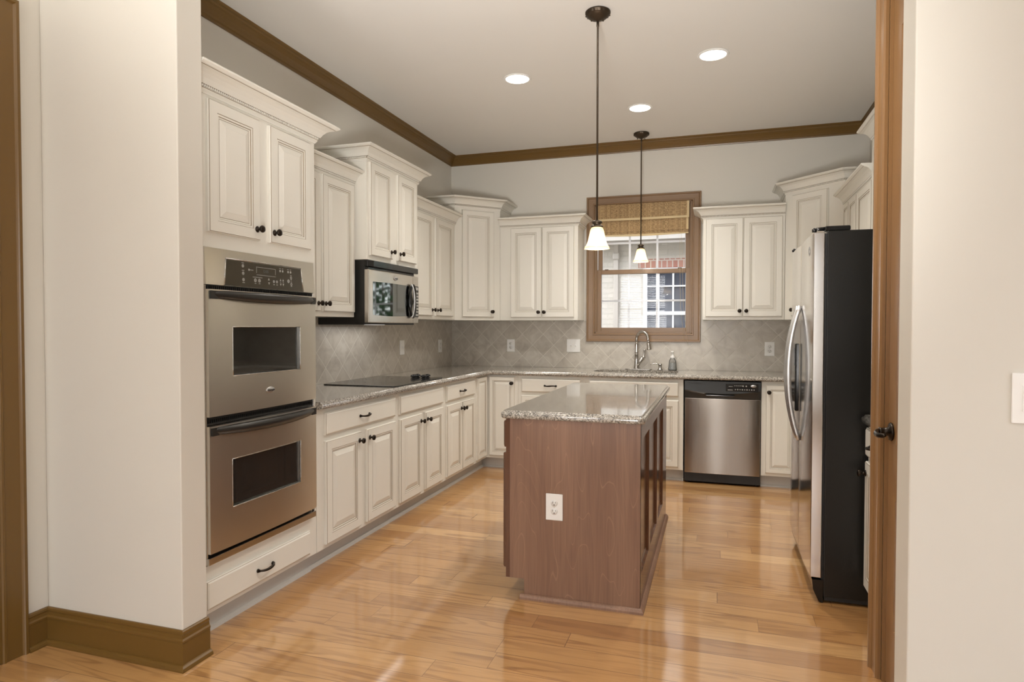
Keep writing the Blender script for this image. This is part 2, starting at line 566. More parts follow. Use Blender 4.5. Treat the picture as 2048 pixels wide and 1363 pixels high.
    def sweep(s, prof, path, closed=False, mi=None, smooth=False, cap=True, side=1):
        """prof: (out, z) closed ring; path: XY points; out is to the right of travel (side=1)"""
        n = len(path)
        P = [Vector((p[0], p[1])) for p in path]
        def nrm(a, b):
            d = (b - a).normalized()
            return Vector((d.y, -d.x)) * side
        offs = []
        for i in range(n):
            if closed:
                n1, n2 = nrm(P[i - 1], P[i]), nrm(P[i], P[(i + 1) % n])
            else:
                n1 = nrm(P[i - 1], P[i]) if i > 0 else nrm(P[0], P[1])
                n2 = nrm(P[i], P[i + 1]) if i < n - 1 else n1
            m = (n1 + n2)
            m = m / max(m.length_squared, 1e-9) * 2
            offs.append(m)
        vs = []
        k = len(prof)
        for i in range(n):
            for (o, z) in prof:
                q = P[i] + offs[i] * o
                vs.append((q.x, q.y, z))
        segs = n if closed else n - 1
        for i in range(segs):
            j = (i + 1) % n
            for a in range(k):
                b = (a + 1) % k
                f = (i * k + a, i * k + b, j * k + b, j * k + a)
                s.f.append([q + len(s.v) for q in (f if side == 1 else f[::-1])])
                s.mi.append(mi[a] if mi else 0); s.sm.append(smooth)
        if cap and not closed:
            s.f.append([len(s.v) + q for q in range(k)]); s.mi.append(0); s.sm.append(False)
            s.f.append([len(s.v) + (n - 1) * k + q for q in reversed(range(k))]); s.mi.append(0); s.sm.append(False)
        s.v += vs
        return s

    def poly(s, pts, z0, z1, mi=0, mat=None):
        """extrude an XY outline"""
        n = len(pts)
        vs = [(p[0], p[1], z0) for p in pts] + [(p[0], p[1], z1) for p in pts]
        fs = [tuple(reversed(range(n))), tuple(range(n, 2 * n))]
        for i in range(n):
            j = (i + 1) % n
            fs.append((i, j, n + j, n + i))
        return s.add(vs, fs, mi, False, mat)

    def build(s, name, mats, parent=None, loc=(0, 0, 0), rot=(0, 0, 0), fix=True):
        me = bpy.data.meshes.new(name)
        me.from_pydata(s.v, [], s.f)
        if not isinstance(mats, (list, tuple)):
            mats = [mats]
        for m in mats:
            me.materials.append(m)
        me.polygons.foreach_set('material_index', s.mi)
        me.polygons.foreach_set('use_smooth', s.sm)
        me.update()
        if fix:
            b = bmesh.new(); b.from_mesh(me)
            bmesh.ops.recalc_face_normals(b, faces=b.faces[:])
            b.to_mesh(me); b.free()
        o = bpy.data.objects.new(name, me)
        COL.objects.link(o)
        o.location = loc; o.rotation_euler = rot
        if parent:
            o.parent = parent
        return o


def bevel(o, w=0.002, seg=2):
    m = o.modifiers.new('bevel', 'BEVEL')
    m.width = w; m.segments = seg; m.limit_method = 'ANGLE'; m.angle_limit = R(40)
    return o


def thing(name, label, cat, loc=(0, 0, 0), rz=0.0, group=None):
    o = bpy.data.objects.new(name, None)
    o.empty_display_size = 0.1
    COL.objects.link(o)
    o.location = loc; o.rotation_euler = (0, 0, rz)
    o['label'] = label; o['category'] = cat
    if group:
        o['group'] = group
    return o


def tag(o, label, cat, group=None, kind=None):
    o['label'] = label; o['category'] = cat
    if group: o['group'] = group
    if kind: o['kind'] = kind
    return o


def struct(o, label=None):
    o['kind'] = 'structure'
    if label: o['label'] = label
    return o


def clone(mesh_obj, parent, loc, rot=(0, 0, 0)):
    c = mesh_obj.copy()
    COL.objects.link(c)
    c.parent = parent
    c.location = loc; c.rotation_euler = rot
    return c


FR = Matrix.Rotation(R(90), 4, 'X')      # lathe axis +Z -> -Y


# ------------------------------------------------------------------ room shell
H = 3.074
WX = 3.90        # kitchen right wall
OPX0, OPX1 = 0.705, 3.149
FY0, FY1 = -4.295, -4.17
RX, RY = 6.5, -9.5

struct(MB().box(-0.15, RX + 0.15, RY - 0.15, 0.14, -0.12, 0.0).build('floor', FLOOR))
struct(MB().box(-0.15, RX + 0.15, RY - 0.15, 0.14, H, H + 0.12).build('ceiling', CEIL))
# back wall with the window hole
wz0, wz1, wx0, wx1 = 1.25, 2.50, 1.515, 2.435
b = MB()
b.box(-0.15, wx0, 0, 0.14, 0, H).box(wx1, WX + 0.15, 0, 0.14, 0, H).box(wx0, wx1, 0, 0.14, 0, wz0).box(wx0, wx1, 0, 0.14, wz1, H)
struct(b.build('wall_back', PAINT))
b = MB()
b.box(-0.15, 0, RY, 0, 0, H)
struct(b.build('wall_left', PAINT))
struct(MB().box(WX, WX + 0.15, -4.17, 0, 0, H).build('wall_right', PAINT))
struct(bevel(MB().box(0, OPX0, FY0, FY1, 0, H).build('wall_front_left', PAINT), 0.004))
struct(bevel(MB().box(OPX1, RX, FY0, FY1, 0, H).build('wall_front_right', PAINT), 0.004))
# pantry closet wall with its door opening
PX = 3.25
b = MB()
b.box(PX, PX + 0.10, -3.565, -3.364, 0, H).box(PX, PX + 0.10, -4.17, -4.105, 0, H).box(PX, PX + 0.10, -4.105, -3.565, 2.58, H)
b.box(PX + 0.10, WX, -3.464, -3.364, 0, H)
struct(b.build('wall_pantry', PAINT))
# living room walls behind the camera
def wall_holes(name, axis, at, th, a0, a1, holes):
    b = MB()
    cur = a0
    for (h0, h1, z0, z1) in holes:
        for (p, q, s0, s1) in ((cur, h0, 0, H), (h0, h1, 0, z0), (h0, h1, z1, H)):
            if axis == 'y': b.box(p, q, at, at + th, s0, s1)
            else: b.box(at, at + th, p, q, s0, s1)
        cur = h1
    if axis == 'y': b.box(cur, a1, at, at + th, 0, H)
    else: b.box(at, at + th, cur, a1, 0, H)
    return struct(b.build(name, PAINT))


wall_holes('wall_rear', 'y', RY - 0.15, 0.15, -0.15, RX + 0.15, [(0.35, 1.5, 0.9, 2.6), (2.32, 2.74, 0.3, 2.6), (3.3, 5.3, 0.9, 2.6)])
wall_holes('wall_side', 'x', RX, 0.15, RY, 0.0, [(-7.8, -5.6, 0.8, 2.6)])

# ---- ceiling crown trim (brown)
cp = [(0, 0), (0.0, -0.088), (0.010, -0.088), (0.013, -0.078), (0.020, -0.073), (0.026, -0.062), (0.040, -0.042), (0.056, -0.027), (0.066, -0.022), (0.071, -0.013), (0.082, -0.011), (0.090, -0.004), (0.090, 0.0)]
cp = [(x, z + H) for x, z in cp]
# path keeps the wall on the left so that out points into the room
b = MB().sweep(cp, [(0, FY1), (0, 0), (WX, 0), (WX, -3.364), (PX, -3.364), (PX, FY1)], side=1)
struct(b.build('trim_1', TRIM), 'brown painted crown moulding around the kitchen ceiling')

# ---- baseboards
def base_prof(h=0.150):
    return [(0, 0), (0.030, 0), (0.030, 0.006), (0.027, 0.014), (0.021, 0.020), (0.015, 0.022), (0.015, h - 0.045), (0.017, h - 0.043), (0.017, h - 0.036), (0.012, h - 0.030), (0.010, h - 0.018), (0.012, h - 0.012), (0.010, h - 0.004), (0.006, h), (0, h)]


struct(MB().sweep(base_prof(), [(0, -4.39), (0, FY0), (OPX0, FY0), (OPX0, FY1)], side=1).build('baseboard_left', TRIM))
struct(MB().sweep(base_prof(), [(3.30, -3.364), (PX, -3.364), (PX, -3.46)], side=-1).build('baseboard_pantry', DTRIM))
struct(MB().sweep(base_prof(), [(OPX1, FY1), (OPX1, FY0), (RX, FY0)], side=1).build('baseboard_right', TRIM))
struct(MB().sweep(base_prof(), [(0, RY), (0, -5.42)], side=1).build('baseboard_side', TRIM))
struct(MB().sweep(base_prof(), [(RX, RY), (0, RY)], side=1).build('baseboard_rear', TRIM))


# ---- casings: a rectangular frame swept from a profile (inset from outer edge, thickness)
def casing(w, h, cw, bottom=True, t=0.022, mi=0):
    """ring in XZ plane lying on y=0, front toward -Y; outer size w x h; returns MB"""
    prof = [(0, 0), (0, -t * 0.9), (0.003, -t), (0.013, -t), (0.016, -t * 0.80), (0.020, -t * 0.62), (0.024, -t * 0.60), (cw - 0.016, -t * 0.55), (cw - 0.013, -t * 0.70), (cw - 0.005, -t * 0.70), (cw, -t * 0.45), (cw, 0)]
    b = MB()
    vs = []
    for ins, y in prof:
        zb = ins if bottom else 0
        vs += [(ins, y, zb), (w - ins, y, zb), (w - ins, y, h - ins), (ins, y, h - ins)]
    fs = []
    for k in range(len(prof) - 1):
        for i in range(4):
            if i == 0 and not bottom:
                continue
            j = (i + 1) % 4
            fs.append((k * 4 + i, k * 4 + j, (k + 1) * 4 + j, (k + 1) * 4 + i))
    b.add(vs, fs, mi)
    return b


# ------------------------------------------------------------------ sink window (window_1)
w1 = struct(thing('window_1', 'brown double-hung window with white grilles above the sink', 'window', (1.437, 0, 1.175)))
del w1['category']
ww, wh, cw = 1.073, 1.400, 0.078
casing(ww, wh, cw, True, 0.026).build('window_casing', WTRIM, w1)
# jamb box
b = MB()
jx0, jx1, jz0, jz1 = 0.078, ww - 0.078, 0.075, wh - 0.075
b.box(jx0, jx0 + 0.012, 0, 0.13, jz0, jz1).box(jx1 - 0.012, jx1, 0, 0.13, jz0, jz1).box(jx0, jx1, 0, 0.13, jz1 - 0.012, jz1).box(jx0, jx1, 0, 0.13, jz0, jz0 + 0.014)
b.box(jx0 + 0.012, jx0 + 0.022, 0.012, 0.026, jz0 + 0.014, jz1 - 0.012).box(jx1 - 0.022, jx1 - 0.012, 0.012, 0.026, jz0 + 0.014, jz1 - 0.012).box(jx0 + 0.022, jx1 - 0.022, 0.012, 0.026, jz0 + 0.014, jz0 + 0.026)
bevel(b.build('window_jamb', WTRIM, w1), 0.0015)
b = MB()
for xa in (jx0 + 0.012, jx1 - 0.024):
    b.box(xa, xa + 0.012, 0.060, 0.115, 0.70, jz1 - 0.012)
b.build('jamb_liner', WHITEV, w1)
# lower sash (inner)
def sash(name, y0, y1, z0, z1, stile, bot, top):
    b = MB()
    xa, xb = jx0 + 0.012, jx1 - 0.012
    if name == 'upper_sash':
        xa += 0.012; xb -= 0.012
    b.box(xa, xa + stile, y0, y1, z0, z1).box(xb - stile, xb, y0, y1, z0, z1).box(xa + stile, xb - stile, y0, y1, z0, z0 + bot).box(xa + stile, xb - stile, y0, y1, z1 - top, z1)
    o = bevel(b.build(name, WTRIM, w1), 0.003)
    gx0, gx1, gz0, gz1 = xa + stile, xb - stile, z0 + bot, z1 - top
    MB().box(gx0 - 0.004, gx1 + 0.004, (y0 + y1) / 2 - 0.002, (y0 + y1) / 2 + 0.002, gz0 - 0.004, gz1 + 0.004).build('glass_pane', GLASS, o)
    g = MB()
    yc = (y0 + y1) / 2 + 0.006
    for k in (1, 2):
        xm = gx0 + (gx1 - gx0) * k / 3
        g.box(xm - 0.0095, xm + 0.0095, yc, yc + 0.010, gz0, gz1)
    zl = [gz0 + (gz1 - gz0) * 0.5] if name == 'lower_sash' else [gz0 + 0.262]
    for z in zl:
        g.box(gx0, gx1, yc + 0.001, yc + 0.009, z - 0.0095, z + 0.0095)
    g.box(gx0, gx0 + 0.005, yc - 0.001, yc + 0.003, gz0, gz1).box(gx1 - 0.005, gx1, yc - 0.001, yc + 0.003, gz0, gz1)
    g.build('window_grille', WHITEV, o)
    return o


sash('lower_sash', 0.030, 0.060, 0.089, 0.697, 0.046, 0.046, 0.042)
sash('upper_sash', 0.066, 0.094, 0.655, jz1 - 0.012, 0.040, 0.042, 0.04)
b = MB()
for x in (0.17, ww - 0.21):
    b.box(x, x + 0.035, 0.034, 0.056, 0.697, 0.703)
b.build('sash_latch', BRONZE, w1)

# woven shade
sh = thing('woven_shade', 'raised woven bamboo shade with cream binding in the sink window', 'shade', (1.530, -0.004, 2.496))
SWD = 0.872
sl = MB()
def cloth(b, x0, x1, zt, zb, y, mi, sag=0.0, th=0.004, n=24):
    vs, fs = [], []
    for i in range(n + 1):
        t = i / n
        x = x0 + (x1 - x0) * t
        zz = zb - sag * math.sin(PI * t)
        yy = y - 0.002 * math.sin(t * 9)
        vs += [(x, yy, zt), (x, yy, zz), (x, yy + th, zt), (x, yy + th, zz)]
    for i in range(n):
        a, c = i * 4, (i + 1) * 4
        fs += [(a, a + 1, c + 1, c), (a + 2, c + 2, c + 3, a + 3), (a + 1, a + 3, c + 3, c + 1), (a, c, c + 2, a + 2)]
    fs += [(0, 2, 3, 1), (n * 4, n * 4 + 1, n * 4 + 3, n * 4 + 2)]
    b.add(vs, fs, mi)


cloth(sl, 0.0, SWD, 0, -0.150, 0.0, 0, 0.002)
v1 = sl.build('shade_valance', WOVEN, sh)
b = MB()
cloth(b, 0.0, SWD, -0.136, -0.155, -0.005, 0, 0.002)
cloth(b, 0.0, 0.016, 0, -0.150, -0.004, 0, 0, n=1)
cloth(b, SWD - 0.020, SWD, 0, -0.150, -0.004, 0, 0, n=1)
b.build('binding', CREAMF, v1)
sl = MB()
cloth(sl, 0.0, SWD - 0.006, -0.10, -0.262, 0.012, 0, 0.004)
cloth(sl, 0.0, SWD - 0.006, -0.10, -0.292, 0.020, 0, 0.010)
v2 = sl.build('folded_shade_panel', WOVEN, sh)
b = MB()
cloth(b, SWD - 0.024, SWD - 0.006, -0.15, -0.262, 0.008, 0, 0, n=1)
cloth(b, 0.0, SWD - 0.006, -0.289, -0.300, 0.016, 0, 0.010)
b.build('binding', CREAMF, v2)
b = MB()
b.tube([(0.79, -0.008, -0.15), (0.792, -0.02, -0.6), (0.80, -0.030, -0.98), (0.835, -0.034, -1.30)], 0.0009, 6)
b.tube([(0.80, -0.008, -0.15), (0.815, -0.02, -0.6), (0.825, -0.030, -0.98), (0.868, -0.034, -1.33)], 0.0009, 6)
b.build('pull_cord', CREAMF, sh)
MB().box(0, SWD, 0.006, 0.030, -0.022, -0.002).build('headrail', WTRIM, sh)

# rear and side windows out of view; narrow and side ones added for light
def far_window(name, loc, rz, w, h, label):
    t = struct(thing(name, label, 'window', loc, rz)); del t['category']
    casing(w + 0.18, h + 0.18, 0.09).build('window_casing', TRIM, t, (-0.09, 0, -0.09))
    b = MB()
    b.box(0, 0.04, 0.04, 0.08, 0, h).box(w - 0.04, w, 0.04, 0.08, 0, h).box(0.04, w - 0.04, 0.04, 0.08, 0, 0.05).box(0.04, w - 0.04, 0.04, 0.08, h - 0.05, h).box(0.04, w - 0.04, 0.04, 0.08, h / 2 - 0.025, h / 2 + 0.025)
    b.box(w / 2 - 0.03, w / 2 + 0.03, 0.04, 0.08, 0.05, h / 2 - 0.025).box(w / 2 - 0.03, w / 2 + 0.03, 0.04, 0.08, h / 2 + 0.025, h - 0.05)
    b.build('window_sash', TRIM, t)
    b = MB()
    k = 0.03 if name != 'window_5' else h
    while k < h - 0.05:
        m_ = Matrix.Translation((w / 2, 0.018, k)) @ Matrix.Rotation(R(38), 4, 'X')
        b.box(-w / 2 + 0.01, w / 2 - 0.01, -0.017, 0.017, -0.0012, 0.0012, 0, 0, m_)
        k += 0.042
    b.box(0.01, w - 0.01, 0.0, 0.036, h - 0.05, h - 0.005)
    b.build('venetian_blind', WHITEV, t)
    return t


far_window('window_2', (1.5, RY, 0.9), R(180), 1.15, 1.7, 'window in the living room behind the camera')
far_window('window_3', (5.3, RY, 0.9), R(180), 2.0, 1.7, 'wide window in the living room behind the camera')
far_window('window_5', (2.74, RY, 0.3), R(180), 0.42, 2.3, 'narrow tall window added behind the camera to reflect in the steel')
far_window('window_4', (RX, -5.6, 0.8), R(-90), 2.2, 1.8, 'unseen window added in the right living room wall for light')

# ------------------------------------------------------------------ doors
# closet door at the left edge
t = struct(thing('door_1', 'brown painted door and casing at the left edge', 'door', (0, -5.39, 0), R(90)))
del t['category']
casing(1.0, 2.60, 0.095, False, 0.024).build('door_casing', TRIM, t)
d = MB().loops(0.81, 2.50, [(0, 0), (0, -0.012), (0.115, -0.012), (0.125, -0.004), (0.14, -0.002), (0.17, -0.010)]).build('door_leaf', TRIM, t, (0.095, 0, 0.004))
# pantry door
t = struct(thing('door_2', 'brown panelled pantry door with a dark lever handle', 'door', (PX, -3.462, 0), R(-90)))
del t['category']
DWD = 4.168 - 3.462
b = casing(DWD, 2.68, 0.098, False, 0.026)
b.build('door_casing', DTRIM, t)
b = MB()
b.box(0.098, 0.110, 0, 0.10, 0, 2.58).box(DWD - 0.073, DWD - 0.063, 0, 0.10, 0, 2.58).box(0.098, DWD - 0.063, 0, 0.10, 2.57, 2.58)
b.build('door_jamb', DTRIM, t)
lw = DWD - 0.073 - 0.111
# stile-and-rail leaf with two sunk panels
leaf = MB()
leaf.box(0, 0.105, 0, 0.035, 0.004, 2.566).box(lw - 0.105, lw, 0, 0.035, 0.004, 2.566)
leaf.box(0.105, lw - 0.105, 0, 0.035, 0.004, 0.235).box(0.105, lw - 0.105, 0, 0.035, 0.70, 0.90).box(0.105, lw - 0.105, 0, 0.035, 2.37, 2.566)
lf = leaf.build('door_leaf', DTRIM, t, (0.1105, 0.012, 0))
for z0, z1 in ((0.235, 0.70), (0.90, 2.37)):
    MB().loops(lw - 0.21, z1 - z0, [(0, 0.001), (0.004, 0.012), (0.022, 0.016), (0.026, 0.014), (0.055, 0.004)], None, 0.105, z0, False).build('door_panel', DTRIM, lf)
hd = MB()
hd.lathe([(0.0, 0.0), (0.031, 0.0), (0.034, 0.004), (0.030, 0.010), (0.016, 0.014), (0.013, 0.034), (0.016, 0.042), (0.0, 0.046)], 24, 0, Matrix.Diagonal((1, 1, 1, 1)) @ FR)
hd.tube([(0, -0.036, 0), (0.012, -0.050, 0.0), (0.040, -0.060, -0.002), (0.075, -0.060, -0.004), (0.105, -0.052, 0.000), (0.112, -0.046, 0.004)], [0.011, 0.012, 0.011, 0.009, 0.008, 0.005], 12, 0, None, 0.75)
hd.build('door_handle', BRONZE, lf, (0.052, 0.0, 0.940))

# ------------------------------------------------------------------ backsplash
b = MB()
b.box(0.006, WX, -0.008, -0.0004, 0.9145, 1.174).box(0.006, 1.435, -0.008, -0.0004, 1.174, 1.378).box(2.512, WX, -0.008, -0.0004, 1.174, 1.378)
struct(b.build('trim_2', TILEB), 'beige diagonal tile backsplash on the back wall')
struct(MB().box(0.0004, 0.008, -3.288, -0.008, 0.9145, 1.378).build('trim_3', TILEL), 'beige diagonal tile backsplash on the left wall')

# ------------------------------------------------------------------ cabinet kit
DT = 0.020
DPROF = [(0, 0), (0, -0.013), (0.0035, -0.0175), (0.0052, -0.0195), (0.050, -0.0195), (0.0522, -0.0175), (0.0545, -0.0165), (0.0600, -0.0165), (0.0622, -0.0130), (0.0680, -0.0115), (0.0700, -0.0115), (0.0720, -0.0125), (0.0960, -0.0185), (0.0975, -0.0195)]
DMAT = [0, 0, 1, 0, 1, 0, 0, 1, 0, 1, 0, 0, 0]
RPROF = [(0, 0), (0, -0.012), (0.003, -0.0145), (0.0045, -0.0160), (0.0100, -0.0195), (0.0108, -0.0200)]
RMAT = [0, 0, 1, 0, 0]
_knob = MB().lathe([(0.0, 0.0), (0.0135, 0.0), (0.0150, 0.002), (0.0120, 0.005), (0.0060, 0.008), (0.0052, 0.016), (0.0090, 0.020), (0.0155, 0.024), (0.0168, 0.029), (0.0150, 0.034), (0.0080, 0.037), (0.0, 0.038)], 20, 0, FR).build('knob', BRONZE)
KNOB = _knob.data
bpy.data.objects.remove(_knob)


def pull_mesh():
    b = MB()
    pts, rs = [], []
    L = 0.052
    for i in range(17):
        t = -1 + 2 * i / 16
        pts.append((L * t, -0.006 - 0.024 * (1 - abs(t) ** 2.6), 0.002 * math.sin(t * 3)))
        rs.append(0.0048 + 0.0022 * (1 - abs(t)) + (0.003 if abs(t) > 0.93 else 0))
    b.tube(pts, rs, 10)
    for sx in (-1, 1):
        b.lathe([(0.0, 0), (0.009, 0), (0.0095, 0.003), (0.006, 0.006), (0, 0.007)], 14, 0, Matrix.Translation((sx * L, 0, 0)) @ FR)
    o = b.build('handle', BRONZE)
    m = o.data
    bpy.data.objects.remove(o)
    return m


PULL = pull_mesh()


def knob(parent, x, z, y=-0.0195):
    o = bpy.data.objects.new('knob', KNOB)
    COL.objects.link(o); o.parent = parent; o.location = (x, y, z)
    return o


def pull(parent, x, z, y=-0.020):
    o = bpy.data.objects.new('handle', PULL)
    COL.objects.link(o); o.parent = parent; o.location = (x, y, z)
    return o


def door(par, x0, x1, z0, z1, dep, kn=None, mats=(CAB, GLAZE)):
    """kn: 'tl','tr','bl','br' corner that carries the knob"""
    w, h = x1 - x0, z1 - z0
    pr = DPROF
    if w < 0.30:
        k = max(0.62, w / 0.34)
        pr = [(i if i < 0.01 else i * k, y) for i, y in DPROF]
    d = MB().loops(w, h, pr, DMAT).build('door', list(mats), par, (x0, -dep, z0))
    if kn:
        kx = 0.026 if kn[1] == 'l' else w - 0.026
        kz = 0.050 if kn[0] == 'b' else h - 0.052
        knob(d, kx, kz)
    return d


def drawer(par, x0, x1, z0, z1, dep, handle=True, mats=(CAB, GLAZE)):
    w, h = x1 - x0, z1 - z0
    d = MB().loops(w, h, RPROF, RMAT).build('drawer' if handle else 'drawer_panel', list(mats), par, (x0, -dep, z0))
    if handle:
        pull(d, w / 2, h / 2)
    return d


def crown_prof(zt, p=0.085, h=0.098):
    k = p / 0.085
    a = [(-0.012, 0), (0.004, 0), (0.006, 0.006), (0.010, 0.012), (0.012, 0.018), (0.012, 0.030), (0.019, 0.031), (0.021, 0.034), (0.024, 0.040), (0.030, 0.052), (0.042, 0.066), (0.056, 0.075), (0.070, 0.079), (0.070, 0.0815), (0.076, 0.083), (0.080, 0.087), (0.085, 0.090), (0.085, 0.098), (-0.012, 0.098)]
    return [(x * k, zt - h + z * h / 0.098) for x, z in a]


CRMAT = [0] * 19
CRMAT[4] = 1; CRMAT[12] = 1; CRMAT[5] = 1


def crown(par, path, zt, p=0.085, side=1):
    c = MB().sweep(crown_prof(zt, p), path, mi=CRMAT, side=side).build('crown_molding', [CAB, GLAZE], par)
    # rope bead: slanted little blocks along the band
    b = MB()
    zb = zt - 0.098 + 0.0195
    k = p / 0.085
    pts = [Vector((q[0], q[1])) for q in path]
    for i in range(len(pts) - 1):
        d = pts[i + 1] - pts[i]
        L = d.length; d.normalize()
        nn = Vector((d.y, -d.x)) * side
        n = int((L + 0.02) / 0.0115)
        for q in range(n):
            s0 = -0.01 * (i > 0) + (q + 0.5) * (L + 0.01) / n
            vs = []
            for (ds, zz) in ((-0.0046, 0), (0.0016, 0), (0.0046, 0.0095), (-0.0016, 0.0095)):
                for o_ in (0.009, 0.0195):
                    sh_ = 0.0 if o_ < 0.012 else 0.0
                    m = pts[i] + d * (s0 + ds * (1 - sh_)) + nn * (o_ * k)
                    vs.append((m.x, m.y, zb + zz))
            b.add(vs, [(0, 2, 3, 1), (2, 4, 5, 3), (4, 6, 7, 5), (6, 0, 1, 7), (1, 3, 5, 7)], 0)
    b.build('rope_bead', CAB, c)
    return c


def upper(name, label, loc, rz, w, z0, z1, dep, doors, crown_zt, ret=(True, True), p=0.085, cl=None, ch=None):
    """wall cabinet; local x right, front toward -y. doors: (x0,x1,knob)"""
    t = thing('wall_cabinet', label, 'cabinet', (loc[0], loc[1], z0), rz, 'cream wall cabinets')
    hh = z1 - z0
    bevel(MB().box(0, w, -dep, -0.001, 0, hh - 0.0).build('cabinet_body', CAB, t), 0.0015)
    for (a, c, k) in doors:
        door(t, a, c, cl if cl is not None else 0.030, ch if ch is not None else hh - 0.10 + 0.004, dep, k)
    path = []
    if ret[0]: path.append((0, -0.001))
    path += [(0, -dep), (w, -dep)]
    if ret[1]: path.append((w, -0.001))
    # body ends below the crown top
    crown(t, path, hh, p, side=1)
    return t


# left wall: local x = world y - y0
L90 = R(90)
U_Z0 = 1.380
# oven tower
OV0, OV1 = -4.165, -3.292
t = thing('oven_cabinet', 'tall cream cabinet tower holding the double oven at left', 'cabinet', (0, OV0, 0), L90)
w = OV1 - OV0
b = MB()
oy0, oy1 = -4.086 - OV0, -3.330 - OV0
D6 = 0.612
b.box(0, w, -D6, -0.001, 1.648, 2.376)
b.box(0, w, -D6, -0.001, 0.10, 0.305)
b.box(0, oy0 + 0.004, -D6, -0.001, 0.305, 1.648).box(oy1 - 0.004, w, -D6, -0.001, 0.305, 1.648)
b.box(oy0 + 0.004, oy1 - 0.004, -0.02, -0.001, 0.305, 1.648)
bevel(b.build('cabinet_body', CAB, t), 0.0012)
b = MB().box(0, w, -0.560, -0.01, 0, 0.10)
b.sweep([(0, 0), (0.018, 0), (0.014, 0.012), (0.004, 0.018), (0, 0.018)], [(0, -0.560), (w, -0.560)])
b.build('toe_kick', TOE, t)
door(t, -4.058 - OV0, -3.738 - OV0, 1.716, 2.272, D6, 'br')
door(t, -3.668 - OV0, -3.346 - OV0, 1.716, 2.272, D6, 'bl')
drawer(t, -4.088 - OV0, -3.366 - OV0, 0.121, 0.246, D6)
crown(t, [(0.0, -D6), (w, -D6), (w, -0.42)], 2.386, 0.098)

# U1 between oven tower and microwave
upper('a', 'short cream wall cabinet between the oven tower and the microwave', (0, -3.290), L90, 0.888, 1.382, 2.362, 0.305,
      [(-3.205 + 3.290, -2.812 + 3.290, 'br'), (-2.785 + 3.290, -2.418 + 3.290, 'bl')], 0, (False, False))
# U2 above the microwave
upper('b', 'taller cream wall cabinet directly above the microwave', (0, -2.400), L90, 0.775, 1.772, 2.528, 0.402,
      [(0.028, 0.340, 'br'), (0.424, 0.725, 'bl')], 0, (True, True), cl=0.030)
# U3
upper('c', 'cream two-door wall cabinet right of the microwave', (0, -1.623), L90, 0.980, 1.382, 2.360, 0.305,
      [(0.085, 0.472, 'br'), (0.530, 0.910, 'bl')], 0, (False, False))
# diagonal corner left
CB = 0.64
t = thing('wall_cabinet', 'cream diagonal corner wall cabinet with one tall door, left of the sink window', 'cabinet', (0, 0, U_Z0), 0, 'cream wall cabinets')
hz = 2.535 - U_Z0
MB().poly([(0.001, -0.001), (0.001, -CB), (0.305, -CB), (CB, -0.305), (CB, -0.001)], 0, hz).build('cabinet_body', CAB, t)
dl = math.hypot(CB - 0.305, CB - 0.305)
d = MB().loops(0.335, hz - 0.145, DPROF, DMAT).build('door', [CAB, GLAZE], t, (0.305 + (dl - 0.335) / 2 * 0.7071, -CB + (dl - 0.335) / 2 * 0.7071, 0.030), (0, 0, R(45)))
knob(d, 0.309, 0.052)
crown(t, [(0.001, -CB), (0.305, -CB), (CB, -0.305), (CB, -0.001)], hz, 0.085, side=1)
# A
upper('A', 'cream two-door wall cabinet just left of the sink window', (0.642, 0), 0, 1.412 - 0.642, 1.380, 2.360, 0.305,
      [(0.754 - 0.642, 1.0635 - 0.642, 'br'), (1.0665 - 0.642, 1.380 - 0.642, 'bl')], 0, (False, True), cl=0.027)
# B
upper('B', 'cream two-door wall cabinet just right of the sink window', (2.534, 0), 0, 3.203 - 2.534, 1.380, 2.360, 0.305,
      [(0.022, 0.333, 'br'), (0.336, 0.651, 'bl')], 0, (True, False), cl=0.027)
# diagonal corner right
CR = WX - 3.205
t = thing('wall_cabinet', 'cream diagonal corner wall cabinet behind the refrigerator', 'cabinet', (WX, 0, U_Z0), 0, 'cream wall cabinets')
MB().poly([(-0.001, -0.001), (-CR, -0.001), (-CR, -0.305), (-0.305, -CR), (-0.001, -CR)], 0, hz).build('cabinet_body', CAB, t)
d = MB().loops(0.335, hz - 0.145, DPROF, DMAT).build('door', [CAB, GLAZE], t, (-CR + 0.054, -0.305 - 0.054, 0.030), (0, 0, R(-45)))
knob(d, 0.026, 0.052)
crown(t, [(-CR, -0.001), (-CR, -0.305), (-0.305, -CR), (-0.001, -CR)], hz, 0.085, side=1)
# right wall uppers
RN = R(-90)
upper('R1', 'cream wall cabinet on the right wall, beyond the refrigerator', (WX, -0.697), RN, 1.018, 1.382, 2.345, 0.305,
      [(0.030, 0.235, 'br'), (0.255, 0.520, 'bl'), (0.550, 0.985, 'br')], 0, (False, False))
upper('R2', 'tall-crowned cream wall cabinet above the refrigerator', (WX, -1.730), RN, 1.150, 1.830, 2.560, 0.320,
      [(0.03, 0.55, 'br'), (0.60, 1.12, 'bl')], 0, (True, True))


